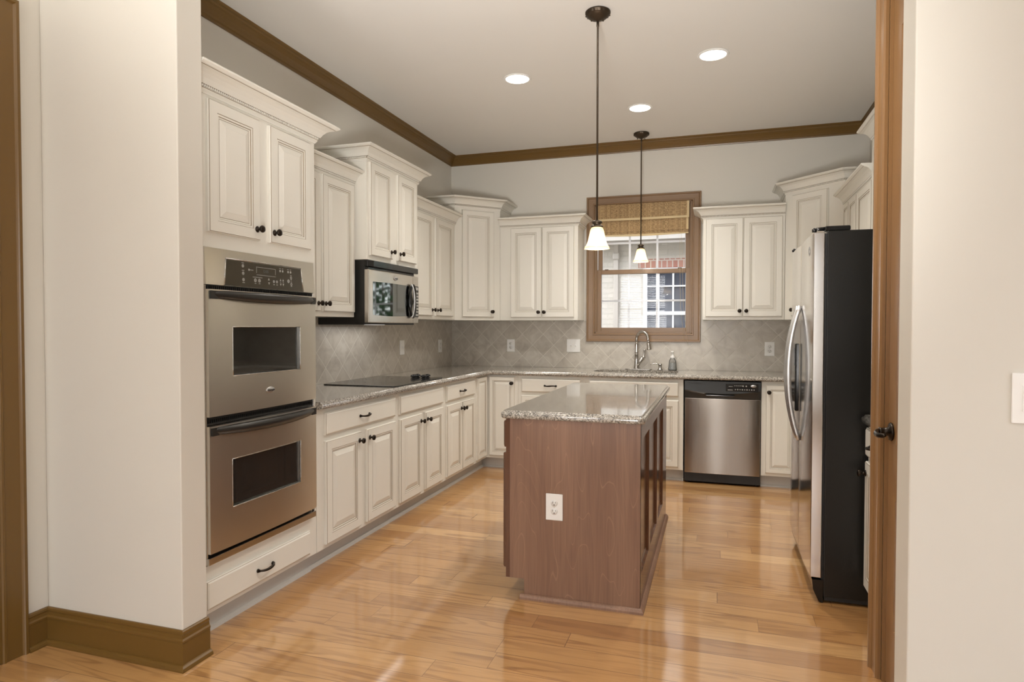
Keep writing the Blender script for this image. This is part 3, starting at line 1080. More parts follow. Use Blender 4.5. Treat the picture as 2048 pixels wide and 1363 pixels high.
# ------------------------------------------------------------------ base cabinets
def base(label, loc, rz, w, dep, doors, drawers, toe=True, hollow=False):
    t = thing('base_cabinet', label, 'cabinet', loc, rz, 'cream base cabinets')
    b = MB()
    if hollow:
        b.box(0, w, -dep, -dep + 0.02, 0.10, 0.874).box(0, 0.018, -dep + 0.02, -0.01, 0.10, 0.874).box(w - 0.018, w, -dep + 0.02, -0.01, 0.10, 0.874).box(0.018, w - 0.018, -dep + 0.02, -0.01, 0.10, 0.12)
    else:
        b.box(0, w, -dep, -0.010, 0.10, 0.874)
    bevel(b.build('cabinet_body', CAB, t), 0.0012)
    for a in doors:
        door(t, a[0], a[1], a[3] if len(a) > 3 else 0.125, a[4] if len(a) > 4 else 0.692, dep, a[2])
    for a in drawers:
        drawer(t, a[0], a[1], a[3] if len(a) > 3 else 0.724, a[4] if len(a) > 4 else 0.848, dep, a[2])
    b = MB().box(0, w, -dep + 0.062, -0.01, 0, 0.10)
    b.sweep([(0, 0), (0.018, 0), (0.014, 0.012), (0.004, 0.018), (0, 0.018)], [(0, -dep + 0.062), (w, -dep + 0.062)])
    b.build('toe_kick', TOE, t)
    return t


DP = 0.614
y0 = -3.290
base('cream base cabinet beside the oven tower with one wide drawer and two doors', (0, y0, 0), L90, 0.900, DP,
     [(-3.224 - y0, -2.857 - y0, 'tr'), (-2.790 - y0, -2.425 - y0, 'tl')], [(-3.224 - y0, -2.425 - y0, True)])
y0 = -2.389
base('cream base cabinet under the cooktop with a plain false drawer front', (0, y0, 0), L90, 0.789, DP,
     [(-2.356 - y0, -2.019 - y0, 'tr'), (-1.962 - y0, -1.640 - y0, 'tl')], [(-2.356 - y0, -1.640 - y0, False)])
y0 = -1.599
base('cream base cabinet right of the cooktop with a small drawer and two doors', (0, y0, 0), L90, 0.676, DP,
     [(-1.568 - y0, -1.2535 - y0, 'tr'), (-1.2505 - y0, -0.956 - y0, 'tl')], [(-1.568 - y0, -0.956 - y0, True)])
# left corner base
def corner_base(label, flip):
    s = -1 if flip else 1
    loc = (0, 0, 0) if not flip else (WX, 0, 0)
    t = thing('base_cabinet', label, 'cabinet', loc, 0, 'cream base cabinets')
    f = lambda x: s * x
    e = 0.922 if not flip else 0.892
    out = [(f(0.01), -0.01), (f(0.01), -e), (f(DP), -e), (f(DP), -DP), (f(e), -DP), (f(e), -0.01)]
    if flip: out = out[::-1]
    MB().poly(out, 0.10, 0.874).build('cabinet_body', CAB, t)
    q = DP - 0.062
    out = [(f(0.01), -0.01), (f(0.01), -e), (f(q), -e), (f(q), -q), (f(e), -q), (f(e), -0.01)]
    if flip: out = out[::-1]
    b = MB().poly(out, 0.0, 0.10)
    b.sweep([(0, 0), (0.018, 0), (0.014, 0.012), (0.004, 0.018), (0, 0.018)], [(f(q), -e), (f(q), -q), (f(e), -q)], side=1 if not flip else -1)
    b.build('toe_kick', TOE, t)
    return t


t = corner_base('cream corner base cabinet with two narrow doors meeting in the left corner', False)
d = MB().loops(0.247, 0.735, [(i if i < 0.01 else i * 0.72, y) for i, y in DPROF], DMAT).build('door', [CAB, GLAZE], t, (DP, -0.893, 0.125), (0, 0, R(90)))
d = MB().loops(0.250, 0.735, [(i if i < 0.01 else i * 0.72, y) for i, y in DPROF], DMAT).build('door', [CAB, GLAZE], t, (0.644, -DP, 0.125))
knob(d, 0.224, 0.676)
base('cream base cabinet under the back counter with a drawer, half hidden by the island', (0.923, 0, 0), 0, 0.616, DP,
     [(0.034, 0.306, 'tr'), (0.309, 0.583, 'tl')], [(0.034, 0.583, True)])
base('wide cream sink base cabinet left of the dishwasher', (1.540, 0, 0), 0, 0.850, DP,
     [(0.040, 0.423, 'tr'), (0.427, 0.811, 'tl')], [(0.040, 0.811, False)], hollow=True)
t = corner_base('cream corner base cabinet right of the dishwasher', True)
d = MB().loops(0.235, 0.720, [(i if i < 0.01 else i * 0.72, y) for i, y in DPROF], DMAT).build('door', [CAB, GLAZE], t, (3.040 - WX, -DP, 0.125))
knob(d, 0.024, 0.662)
d = MB().loops(0.235, 0.720, [(i if i < 0.01 else i * 0.72, y) for i, y in DPROF], DMAT).build('door', [CAB, GLAZE], t, (-DP, -0.645, 0.125), (0, 0, R(-90)))
base('cream base cabinet on the right wall, hidden beyond the refrigerator', (WX, -0.901, 0), RN, 1.060, DP,
     [(0.03, 0.515, 'tr'), (0.545, 1.03, 'tl')], [(0.03, 0.515, True), (0.545, 1.03, True)])
base('cream base cabinet squeezed between the refrigerator and the pantry door', (WX, -2.925, 0), RN, 0.436, 0.572,
     [(0.024, 0.412, 'tl', 0.125, 0.704)], [(0.024, 0.412, True, 0.728, 0.858)])


# ------------------------------------------------------------------ worktops
def slab_with_edge(b, outline, front_path, hole=None, zt=0.914, zb=0.8745, side=1, closed=False):
    """flat slab plus moulded nosing along front_path (out = right of travel)"""
    bm = bmesh.new()
    def ring(pts, z):
        vs = [bm.verts.new((x, y, z)) for x, y in pts]
        es = [bm.edges.new((vs[i], vs[(i + 1) % len(vs)])) for i in range(len(vs))]
        return vs, es
    for z in (zt, zb):
        _, e = ring(outline, z)
        if hole:
            _, e2 = ring(hole, z); e = e + e2
        bmesh.ops.triangle_fill(bm, use_beauty=True, use_dissolve=False, edges=e, normal=(0, 0, 1 if z == zt else -1))
    b.bm(bm)
    if hole:
        n = len(hole)
        b.add([(x, y, zt) for x, y in hole] + [(x, y, zb) for x, y in hole], [(i, (i + 1) % n, n + (i + 1) % n, n + i) for i in range(n)], 0, True)
    m = len(outline)
    b.add([(x, y, zt) for x, y in outline] + [(x, y, zb) for x, y in outline], [(i, (i + 1) % m, m + (i + 1) % m, m + i) for i in range(m)])
    e = [(0, zt), (0.002, zt - 0.0005), (0.0045, zt - 0.003), (0.0050, zt - 0.0065), (0.0080, zt - 0.0085), (0.0130, zt - 0.0100), (0.0165, zt - 0.0135), (0.0180, zt - 0.0180), (0.0180, zt - 0.0280), (0.0165, zt - 0.0335), (0.0130, zt - 0.0375), (0.008, zb), (0.0, zb)]
    b.sweep(e, front_path, smooth=True, side=side, closed=closed)


def ellipse_rect(cx, cy, a, c, n=40, p=3.4):
    out = []
    for i in range(n):
        t = 2 * PI * i / n
        ct, st = math.cos(t), math.sin(t)
        out.append((cx + a * math.copysign(abs(ct) ** (2 / p), ct), cy + c * math.copysign(abs(st) ** (2 / p), st)))
    return out


F = 0.634
SKX, SKY = 1.955, -0.335
hole = ellipse_rect(SKX, SKY, 0.375, 0.205)
b = MB()
outl = [(0.009, -3.2895), (F, -3.2895), (F, -F), (WX - F, -F), (WX - F, -1.960), (WX - 0.002, -1.960), (WX - 0.002, -0.009), (0.009, -0.009)]
slab_with_edge(b, outl, [(F, -3.2895), (F, -F), (WX - F, -F), (WX - F, -1.960)], hole, side=1)
ct = b.build('countertop', GRAN)
tag(ct, 'speckled beige granite worktop running around the left and back walls', 'countertop')
b = MB()
slab_with_edge(b, [(WX - 0.002, -2.925), (WX - 0.002, -3.362), (3.315, -3.362), (3.315, -2.925)], [(3.315, -2.925), (3.315, -3.362)], side=1)
ct = b.build('countertop', GRAN)
tag(ct, 'short piece of granite worktop between the refrigerator and the pantry', 'countertop')

# sink bowl under the worktop
sk = thing('kitchen_sink', 'undermounted sink bowl below the window', 'sink', (SKX, SKY, 0.68))
b = MB()
prof = [(1.00, 0.192), (1.0, 0.05), (0.96, 0.015), (0.86, 0.0), (0.12, -0.004)]
ov, n = ellipse_rect(0, 0, 0.385, 0.213), 40
vs, fs = [], []
for s_, z in prof:
    vs += [(x * s_, y * s_, z) for x, y in ov]
ki = len(prof)
for s_, z in reversed(prof):
    s2 = s_ + 0.012
    vs += [(x * s2, y * s2, z - (0.004 if z < 0.19 else 0)) for x, y in ov]
kk = 2 * ki
for k in range(kk - 1):
    for i in range(n):
        j = (i + 1) % n
        fs.append((k * n + i, k * n + j, (k + 1) * n + j, (k + 1) * n + i))
b.add(vs, fs, 0, True)
b.build('sink_bowl', STEEL, sk)
MB().lathe([(0.0, -0.01), (0.048, -0.01), (0.05, 0.0), (0.042, 0.002), (0.03, -0.003), (0, -0.003)], 24).build('drain', CHROME, sk)

# faucet
fx, fy = 1.930, -0.068
t = thing('kitchen_faucet', 'brushed nickel gooseneck faucet with pull-down spray head behind the sink', 'faucet', (fx, fy, 0.9145))
b = MB()
b.poly(ellipse_rect(0.02, 0, 0.125, 0.030, 32, 4), 0, 0.006)
bevel(b.build('deck_plate', CHROME, t), 0.002)
b = MB()
b.lathe([(0.0, 0.006), (0.027, 0.006), (0.027, 0.012), (0.022, 0.03), (0.0185, 0.09), (0.017, 0.14), (0.0185, 0.143), (0.0185, 0.148), (0.0155, 0.152), (0.0155, 0.158), (0.0185, 0.160), (0.0185, 0.166), (0.0145, 0.17), (0.0145, 0.24), (0, 0.24)], 24)
b.build('faucet_body', CHROME, t)
pts = [(0, 0, 0.23)]
for i in range(0, 15):
    a = PI - i * (PI * 1.0) / 14
    pts.append((0.056 + 0.056 * math.cos(a), -0.02 - 0.02 * math.cos(a), 0.285 + 0.072 * math.sin(a)))
pts = [(p[0], p[1] if k else 0, p[2]) for k, p in enumerate(pts)]
pts += [(0.114, -0.040, 0.262)]
MB().tube(pts, 0.0125, 14).build('spout', CHROME, t)
b = MB()
m = Matrix.Translation((0.1135, -0.040, 0.270)) @ Matrix.Rotation(R(174), 4, 'Y')
b.lathe([(0.0, 0), (0.0165, 0), (0.0175, 0.006), (0.015, 0.01), (0.016, 0.03), (0.022, 0.066), (0.0245, 0.078), (0.022, 0.082), (0.0, 0.083)], 20, 0, m)
b.build('spray_head', CHROME, t)
b = MB()
b.tube([(0.0, 0, 0.03), (0.03, -0.002, 0.075), (0.062, -0.004, 0.112)], [0.017, 0.019, 0.020], 14)
b.lathe([(0, 0), (0.018, 0), (0.018, 0.008), (0.010, 0.014), (0.0085, 0.040), (0.0115, 0.072), (0.0125, 0.078), (0, 0.080)], 16, 0, Matrix.Translation((0.066, -0.005, 0.112)) @ Matrix.Rotation(R(6), 4, 'Y'))
b.build('lever', CHROME, t)
# built-in soap pump
t = thing('soap_dispenser', 'small nickel soap pump set into the worktop right of the faucet', 'soap dispenser', (2.150, -0.068, 0.9145))
MB().lathe([(0, 0), (0.026, 0), (0.026, 0.003), (0.017, 0.012), (0.013, 0.026), (0.016, 0.04), (0.019, 0.05), (0.017, 0.056), (0.0, 0.058)], 20).build('pump_body', CHROME, t)
MB().tube([(0, 0, 0.050), (-0.020, -0.004, 0.056), (-0.045, -0.008, 0.060), (-0.070, -0.012, 0.056), (-0.086, -0.014, 0.048)], [0.006, 0.005, 0.0045, 0.004, 0.0035], 10).build('nozzle', CHROME, t)
# soap bottle
t = thing('soap_bottle', 'clear foaming soap bottle with white pump top at the right end of the sink', 'bottle', (2.263, -0.062, 0.9145))
hb = MB().lathe([(0, 0.0), (0.036, 0), (0.040, 0.005), (0.040, 0.012), (0.033, 0.070), (0.030, 0.090), (0.024, 0.100), (0.019, 0.108), (0, 0.109)], 28, 0, Matrix.Diagonal((1, 0.75, 1, 1)))
hb.build('bottle_body', SOAP, t)
MB().lathe([(0, 0.003), (0.034, 0.003), (0.037, 0.008), (0.0315, 0.068), (0, 0.069)], 28, 0, Matrix.Diagonal((1, 0.75, 1, 1))).build('liquid_soap', LIQ, t)
b = MB()
b.lathe([(0, 0.108), (0.019, 0.108), (0.0215, 0.118), (0.019, 0.130), (0.013, 0.136), (0.009, 0.140), (0.0085, 0.160), (0.013, 0.164), (0.0145, 0.172), (0.013, 0.178), (0, 0.179)], 20)
b.tube([(0, 0, 0.170), (-0.008, -0.018, 0.171), (-0.014, -0.030, 0.167)], [0.006, 0.005, 0.004], 8)
b.build('pump_top', WHITEP, t)

# ------------------------------------------------------------------ cooktop
ck = thing('cooktop', 'black glass electric cooktop set in the left worktop', 'cooktop', (0.336, -2.010, 0.9147))
b = MB()
out = []
for (cx, cy, a0) in ((0.255, 0.375, 0), (-0.255, 0.375, 90), (-0.255, -0.375, 180), (0.255, -0.375, 270)):
    for k in range(6):
        a = R(a0 + k * 18)
        out.append((cx + 0.025 * math.cos(a), cy + 0.025 * math.sin(a)))
b.poly(out, 0, 0.006)
bevel(b.build('glass_top', BLACK, ck), 0.002)
b = MB()
for (x, y, r) in ((0.14, -0.22, 0.10), (-0.13, -0.22, 0.075), (0.14, 0.12, 0.075), (-0.13, 0.12, 0.10)):
    vs = []
    for q in (r, r - 0.002):
        vs += [(x + q * math.cos(2 * PI * k / 40), y + q * math.sin(2 * PI * k / 40), 0.0063) for k in range(40)]
    b.add(vs, [(k, (k + 1) % 40, 40 + (k + 1) % 40, 40 + k) for k in range(40)])
b.build('burner_ring', simple('burner_print', (0.05, 0.05, 0.05, 1), 0.3), ck)
kb = MB().lathe([(0, 0), (0.021, 0), (0.0215, 0.003), (0.012, 0.005), (0.012, 0.009), (0.0245, 0.011), (0.0240, 0.017), (0.0190, 0.024), (0.0, 0.027)], 24)
kb.box(-0.003, 0.003, -0.014, 0.014, 0.024, 0.028)
kb0 = kb.build('control_knob', BLACK, ck, (0.084, 0.275, 0.006))
for x, y in ((0.084, 0.345), (0.169, 0.275), (0.169, 0.345)):
    clone(kb0, ck, (x, y, 0.006))
b = MB()
for x in (0.084, 0.169):
    b.box(x - 0.004, x + 0.004, 0.309, 0.312, 0.0062, 0.0065)
b.build('marking', GREY, ck)


def text_mesh(txt, size, mat, parent, loc, rot, name='lettering', depth=0.0006):
    cu = bpy.data.curves.new(name, 'FONT')
    cu.body = txt; cu.size = size; cu.align_x = 'CENTER'; cu.align_y = 'CENTER'; cu.extrude = depth
    tmp = bpy.data.objects.new(name, cu)
    COL.objects.link(tmp)
    me = bpy.data.meshes.new_from_object(tmp)
    bpy.data.objects.remove(tmp)
    me.materials.clear(); me.materials.append(mat)
    o = bpy.data.objects.new(name, me)
    COL.objects.link(o)
    o.parent = parent; o.location = loc; o.rotation_euler = rot
    return o


def emblem(parent, loc, a=0.030, rot=(0, 0, 0)):
    """silver oval badge with tiny script and ring, facing -Y"""
    m = Matrix.Diagonal((1, 1, 0.5, 1)) @ FR
    o = MB().lathe([(0, 0), (a, 0), (a * 0.98, 0.002), (a * 0.86, 0.003), (0, 0.0036)], 32, 0, m).build('emblem', SILVER, parent, loc, rot)
    text_mesh('Whirlpool', a * 0.36, BLACKM, o, (0.1 * a, -0.0039, 0), (R(90), 0, 0))
    r = MB()
    pts = [(a * 0.62 * math.cos(q), -0.0036, a * 0.30 * math.sin(q)) for q in [R(150 + 12 * k) for k in range(22)]]
    r.tube(pts, a * 0.02, 5)
    r.build('swirl', BLACKM, o)
    return o


# ------------------------------------------------------------------ double oven
ov = thing('double_oven', 'stainless steel double wall oven built into the left cabinet tower', 'oven', (0, -4.086, 0.308), L90)
w = 0.756
Y = -0.614      # cabinet face
b = MB()
b.box(0.012, w - 0.012, Y + 0.012, -0.05, 0.004, 1.334)
b.build('oven_case', BLACKM, ov)
zb = lambda z: z - 0.308
# control panel, leaning back slightly, with black glass
b = MB()
z0, z1 = zb(1.494), zb(1.650)
yb, yt = Y - 0.022, Y - 0.014
gx0, gx1, hx0, hx1 = 0.104, 0.658, 0.120, 0.646       # glass bottom / top x extents
gt = zb(1.613)
def py(z):
    return yb + (yt - yb) * (z - z0) / (z1 - z0)
V = [(0, yb, z0), (gx0, yb, z0), (gx1, yb, z0), (w, yb, z0), (0, yt, z1), (w, yt, z1), (hx0, py(gt), gt), (hx1, py(gt), gt),
     (0, Y + 0.010, z0), (w, Y + 0.010, z0), (0, Y + 0.010, z1), (w, Y + 0.010, z1)]
b.add(V, [(0, 1, 6, 4), (1, 2, 7, 6), (2, 3, 5, 7), (4, 6, 7, 5), (0, 4, 10, 8), (3, 9, 11, 5), (4, 5, 11, 10), (0, 8, 9, 3), (8, 10, 11, 9)])
cp_ = b.build('control_panel', STEELD, ov, fix=False)
g = MB()
e = 0.0015
g.add([(gx0 + .004, yb - e, z0 + 0.001), (gx1 - .004, yb - e, z0 + 0.001), (hx1 - .004, py(gt) - e, gt - 0.004), (hx0 + .004, py(gt) - e, gt - 0.004),
       (gx0 + .004, yb + .003, z0 + 0.001), (gx1 - .004, yb + .003, z0 + 0.001), (hx1 - .004, py(gt) + .003, gt - 0.004), (hx0 + .004, py(gt) + .003, gt - 0.004)],
      [(0, 1, 2, 3), (4, 7, 6, 5), (0, 4, 5, 1), (1, 5, 6, 2), (2, 6, 7, 3), (3, 7, 4, 0)])
gl = g.build('control_glass', PANELG, cp_)
# bright surround around the glass
r = MB()
for (p, q) in (((gx0, z0), (hx0, gt)), ((gx1, z0), (hx1, gt)), ((hx0, gt), (hx1, gt))):
    r.tube([(p[0], py(p[1]) - 0.001, p[1]), (q[0], py(q[1]) - 0.001, q[1])], 0.0030, 6)
r.build('glass_trim', CHROME, cp_)
# prints on the panel: ring buttons, arrows, display frame
pr_ = MB()
def P2(u, v):      # u 0..1 across glass, v 0..1 up
    z = z0 + v * (gt - z0)
    return gx0 + (gx1 - gx0) * u, py(z) - 0.0019, z
def ringb(u, v, r0, r1=0.6):
    x, y, z = P2(u, v)
    vs = []
    for q in (r0, r0 * r1):
        vs += [(x + q * math.cos(2 * PI * k / 16), y, z + q * math.sin(2 * PI * k / 16)) for k in range(16)]
    pr_.add(vs, [(k, (k + 1) % 16, 16 + (k + 1) % 16, 16 + k) for k in range(16)])
def disc(u, v, r0):
    x, y, z = P2(u, v)
    pr_.add([(x + r0 * math.cos(2 * PI * k / 14), y, z + r0 * math.sin(2 * PI * k / 14)) for k in range(14)], [tuple(range(14))])
def bar(u, v, du, dv):
    x, y, z = P2(u, v)
    hx, hv = du * (gx1 - gx0) / 2, dv * (gt - z0) / 2
    pr_.add([(x - hx, y, z - hv), (x + hx, y, z - hv), (x + hx, y, z + hv), (x - hx, y, z + hv)], [(0, 1, 2, 3)])
def tri(u, v, s, up=1):
    x, y, z = P2(u, v)
    pr_.add([(x - s, y, z - s * up), (x + s, y, z - s * up), (x, y, z + s * up)], [(0, 1, 2)])
for v in (0.80, 0.52, 0.28):
    ringb(0.215, v, 0.0075); disc(0.215, v, 0.003); bar(0.215, v - 0.11 if v < .4 else v + 0.11, 0.028, 0.022)
disc(0.285, 0.68, 0.005); bar(0.315, 0.68, 0.045, 0.02)
for (a, c, d_, e_) in ((0.38, 0.80, 0.245, 0.014), (0.38, 0.53, 0.245, 0.014)):
    bar(0.495, a + 0.42 if False else (0.82 if a == 0.38 and c == 0.80 else 0.52), d_, 0.015)
bar(0.375, 0.67, 0.004, 0.30); bar(0.615, 0.67, 0.004, 0.30)
bar(0.385, 0.42, 0.12, 0.018)
for u in (0.355, 0.405):
    ringb(u, 0.30, 0.0085); disc(u, 0.30, 0.003); bar(u, 0.18, 0.02, 0.02)
tri(0.525, 0.40, 0.006); tri(0.525, 0.22, 0.006, -1)
for u in (0.590, 0.630):
    ringb(u, 0.32, 0.007); disc(u, 0.32, 0.003); bar(u, 0.20, 0.018, 0.03)
for u in (0.680, 0.715):
    disc(u, 0.78, 0.006); bar(u, 0.88, 0.018, 0.02); tri(u, 0.42, 0.006); tri(u, 0.22, 0.006, -1); bar(u, 0.32, 0.014, 0.02)
for u in (0.790, 0.825):
    disc(u, 0.78, 0.006); bar(u, 0.88, 0.018, 0.02)
ringb(0.790, 0.40, 0.009, 0.5); disc(0.79, 0.40, 0.003)
for v in (0.55, 0.28):
    ringb(0.828, v, 0.0075, 0.5); bar(0.828, v - 0.09, 0.02, 0.02); bar(0.828, v + 0.1, 0.02, 0.02)
pr_.build('button_print', GREY, gl, fix=False)
x, y, z = P2(0.49, 0.68)
text_mesh('12:05', 0.018, LED, gl, (x, y, z), (R(90), 0, 0), 'display_digits', 0.0001)


def oven_door(z0, z1, wx0, wx1, wz0, wz1, logo):
    h = z1 - z0
    # bowed steel door with a window hole
    b = MB()
    nx = 24
    xs = sorted(set([0.004 + (w - 0.008) * i / nx for i in range(nx + 1)] + [wx0, wx1]))
    zs = [0, wz0, wz1, h]
    yf = lambda x: Y - 0.030 - 0.010 * (1 - ((x - w / 2) / (w / 2)) ** 2)
    idx = {}
    for i, x in enumerate(xs):
        for j, z_ in enumerate(zs):
            idx[i, j] = len(b.v); b.v.append((x, yf(x), z_))
    for i, x in enumerate(xs):
        for j, z_ in enumerate(zs):
            idx[i, j, 1] = len(b.v); b.v.append((x, Y - 0.003, z_))
    def quad(*q):
        b.f.append(list(q)); b.mi.append(0); b.sm.append(False)
    for i in range(len(xs) - 1):
        for j in range(3):
            if j == 1 and xs[i] >= wx0 - 1e-6 and xs[i + 1] <= wx1 + 1e-6:
                continue
            quad(idx[i, j], idx[i + 1, j], idx[i + 1, j + 1], idx[i, j + 1])
            quad(idx[i, j, 1], idx[i, j + 1, 1], idx[i + 1, j + 1, 1], idx[i + 1, j, 1])
        quad(idx[i, 3], idx[i + 1, 3], idx[i + 1, 3, 1], idx[i, 3, 1])
        quad(idx[i, 0], idx[i, 0, 1], idx[i + 1, 0, 1], idx[i + 1, 0])
        if xs[i] >= wx0 - 1e-6 and xs[i + 1] <= wx1 + 1e-6:
            quad(idx[i, 1], idx[i, 1, 1], idx[i + 1, 1, 1], idx[i + 1, 1])
            quad(idx[i, 2], idx[i + 1, 2], idx[i + 1, 2, 1], idx[i, 2, 1])
    L = len(xs) - 1
    for i in (0, L):
        for j in range(3):
            quad(idx[i, j], idx[i, j + 1], idx[i, j + 1, 1], idx[i, j, 1])
    for xx in (wx0, wx1):
        i = xs.index(xx)
        quad(idx[i, 1], idx[i, 2], idx[i, 2, 1], idx[i, 1, 1])
    d = b.build('oven_door', STEELD, ov, (0, 0, z0))
    wi = MB().box(wx0 - 0.004, wx1 + 0.004, Y - 0.024, Y - 0.020, wz0 - 0.004, wz1 + 0.004).build('door_window', OVGL, d)
    fr = MB()
    for (p, q) in (((wx0, wz0), (wx1, wz0)), ((wx1, wz0), (wx1, wz1)), ((wx1, wz1), (wx0, wz1)), ((wx0, wz1), (wx0, wz0))):
        n_ = 8
        fr.tube([(p[0] + (q[0] - p[0]) * k / n_, yf(p[0] + (q[0] - p[0]) * k / n_) + 0.001, p[1] + (q[1] - p[1]) * k / n_) for k in range(n_ + 1)], 0.0022, 6)
    fr.build('window_trim', CHROME, d)
    # bowed black handle with flat ends
    hb = MB()
    n_ = 28
    vs, fs = [], []
    for i in range(n_ + 1):
        t_ = i / n_
        x = 0.016 + (w - 0.032) * t_
        bow = 1 - (2 * t_ - 1) ** 2
        yo = Y - 0.030 - 0.044 * bow ** 0.8
        zt, zl = h - 0.006, h - 0.036 - 0.014 * bow
        sec = [(yo + 0.012, zt + 0.002), (yo, zt - 0.004), (yo - 0.003, (zt + zl) / 2), (yo + 0.006, zl), (yo + 0.018, zl + 0.004), (yo + 0.022, zt - 0.008)]
        vs += [(x, a, c) for a, c in sec]
    for i in range(n_):
        for k in range(6):
            k2 = (k + 1) % 6
            fs.append((i * 6 + k, i * 6 + k2, (i + 1) * 6 + k2, (i + 1) * 6 + k))
    fs += [tuple(range(6)), tuple(n_ * 6 + q for q in reversed(range(6)))]
    hb.add(vs, fs, 0, True)
    hb.box(0.012, 0.05, Y - 0.038, Y - 0.028, h - 0.040, h - 0.006).box(w - 0.05, w - 0.012, Y - 0.038, Y - 0.028, h - 0.040, h - 0.006)
    hb.build('door_handle', DARKG, d)
    if logo:
        emblem(d, (0.376, yf(0.376) - 0.0005, 0.082), 0.030)
    return d


od1 = oven_door(zb(0.938), zb(1.474), 0.138, 0.612, 1.103 - 0.938, 1.316 - 0.938, True)
od2 = oven_door(zb(0.362), zb(0.898), 0.130, 0.612, 0.531 - 0.362, 0.741 - 0.362, False)
# vents between the doors
for zc in (zb(1.484), zb(0.918)):
    b = MB()
    b.box(0.004, w - 0.004, Y - 0.004, Y + 0.02, zc - 0.010 if zc > 0.9 else zc - 0.018, zc + 0.010 if zc > 0.9 else zc + 0.018)
    for k in range(60):
        x = 0.02 + k * 0.0121
        b.box(x, x + 0.003, Y - 0.012, Y - 0.004, zc - 0.008, zc + 0.006)
    b.build('vent_grille', BLACKM, ov)
b = MB().box(0.0, w, Y - 0.026, Y - 0.002, 0.006, 0.036)
b.box(0.0, 0.007, Y - 0.016, Y - 0.001, 0.036, zb(1.494)).box(w - 0.007, w, Y - 0.016, Y - 0.001, 0.036, zb(1.494))
bevel(b.build('oven_trim', CHROME, ov), 0.003)
# racks seen through the glass of the lower oven
b = MB()
for z_ in (zb(0.60), zb(0.68)):
    b.tube([(0.135, Y - 0.0195, z_), (0.607, Y - 0.0195, z_ + 0.004)], 0.0012, 6)
b.build('oven_rack', CHROME, ov)

# ------------------------------------------------------------------ microwave
mw = thing('microwave', 'over-the-range stainless microwave with black oval handle', 'microwave', (0, -2.392, 1.332), L90)
w = 0.760
b = MB()
b.box(0.006, w - 0.006, -0.376, -0.010, 0.0, 0.438)
bevel(b.build('microwave_case', BLACKM, mw), 0.002)
b = MB()
b.poly([(0.0, -0.376), (0.008, -0.400), (0.05, -0.424), (w - 0.03, -0.424), (w - 0.0, -0.400), (w, -0.376)], 0.395, 0.436)
b.poly([(0.010, -0.376), (0.030, -0.392), (w - 0.04, -0.392), (w - 0.01, -0.376)], 0.376, 0.395)
bevel(b.build('vent_strip', BLACK, mw), 0.003)
tl = MB().box(0.30, 0.46, -0.28, -0.20, -0.001, 0.002).build('tile_fill_lens', simple('tile_fill_glow', (1, 1, 1, 1), 0.5, Emission_Color=(1.0, 0.97, 0.92, 1), Emission_Strength=1.2), mw)  # added glowing lens and lamp that brighten the tiles beneath
l = bpy.data.lights.new('tile_fill_light', 'AREA')
l.shape = 'RECTANGLE'; l.size = 0.64; l.size_y = 0.24; l.energy = 0.85; l.color = (1.0, 0.97, 0.94)
o = bpy.data.objects.new('tile_fill_light', l)
COL.objects.link(o); o.parent = tl; o.location = (0.38, -0.20, -0.012)
# door (bowed front)
def bowed(b, x0, x1, z0, z1, y, bow, n=16, side=0.018, yb=-0.377):
    vs, fs = [], []
    for i in range(n + 1):
        t_ = i / n
        x = x0 + (x1 - x0) * t_
        yy = y - bow * (1 - ((x - w / 2) / (w / 2)) ** 2)
        vs += [(x, yy, z0), (x, yy, z1), (x, yb, z1), (x, yb, z0)]
    for i in range(n):
        for k in range(4):
            k2 = (k + 1) % 4
            fs.append((i * 4 + k, i * 4 + k2, (i + 1) * 4 + k2, (i + 1) * 4 + k))
    fs += [(0, 1, 2, 3), (n * 4 + 3, n * 4 + 2, n * 4 + 1, n * 4)]
    b.add(vs, fs)
b = MB(); bowed(b, 0.0, 0.655, 0.012, 0.376, -0.412, 0.012)
md = bevel(b.build('microwave_door', STEEL, mw), 0.006, 3)
b = MB()
n_ = 14
vs, fs = [], []
for i in range(n_ + 1):
    x = 0.052 + (0.578 - 0.052) * i / n_
    yy = -0.4135 - 0.012 * (1 - ((x - w / 2) / (w / 2)) ** 2)
    sg = 0.006 * math.sin(PI * i / n_)
    vs += [(x, yy, 0.066 - sg), (x, yy, 0.294 + sg * 0.3), (x, yy + 0.004, 0.294 + sg * 0.3), (x, yy + 0.004, 0.066 - sg)]
for i in range(n_):
    for k in range(4):
        k2 = (k + 1) % 4
        fs.append((i * 4 + k, i * 4 + k2, (i + 1) * 4 + k2, (i + 1) * 4 + k))
fs += [(0, 1, 2, 3), (n_ * 4 + 3, n_ * 4 + 2, n_ * 4 + 1, n_ * 4)]
b.add(vs, fs)
b.build('door_window', MWGL, md)
emblem(md, (0.362, -0.4265, 0.334), 0.027)
# oval handle: dark outer hoop with a silver core bar
b = MB()
pts = []
for k in range(33):
    a = 2 * PI * k / 32
    pts.append((0.612 + 0.046 * math.sin(a), -0.430 - 0.020 * abs(math.cos(a)) ** 0.5 * 0.4, 0.180 + 0.122 * math.cos(a)))
b.tube(pts, 0.0095, 10, flat=1.2)
b.build('door_handle', BLACK, md)
pts = [(0.590 + 0.010 * math.cos(R(-80 + 160 * k / 14)), -0.4285 - 0.030 * math.cos(R(-80 + 160 * k / 14)), 0.18 + 0.130 * math.sin(R(-80 + 160 * k / 14))) for k in range(15)]
MB().tube(pts, 0.0065, 8, flat=1.6).build('handle_bar', SILVER, md)
b = MB(); bowed(b, 0.658, w, 0.012, 0.376, -0.412, 0.012, 6)
cpn = bevel(b.build('control_panel', STEEL, mw), 0.006, 3)
b = MB().box(0.675, 0.750, -0.4175, -0.413, 0.060, 0.300)
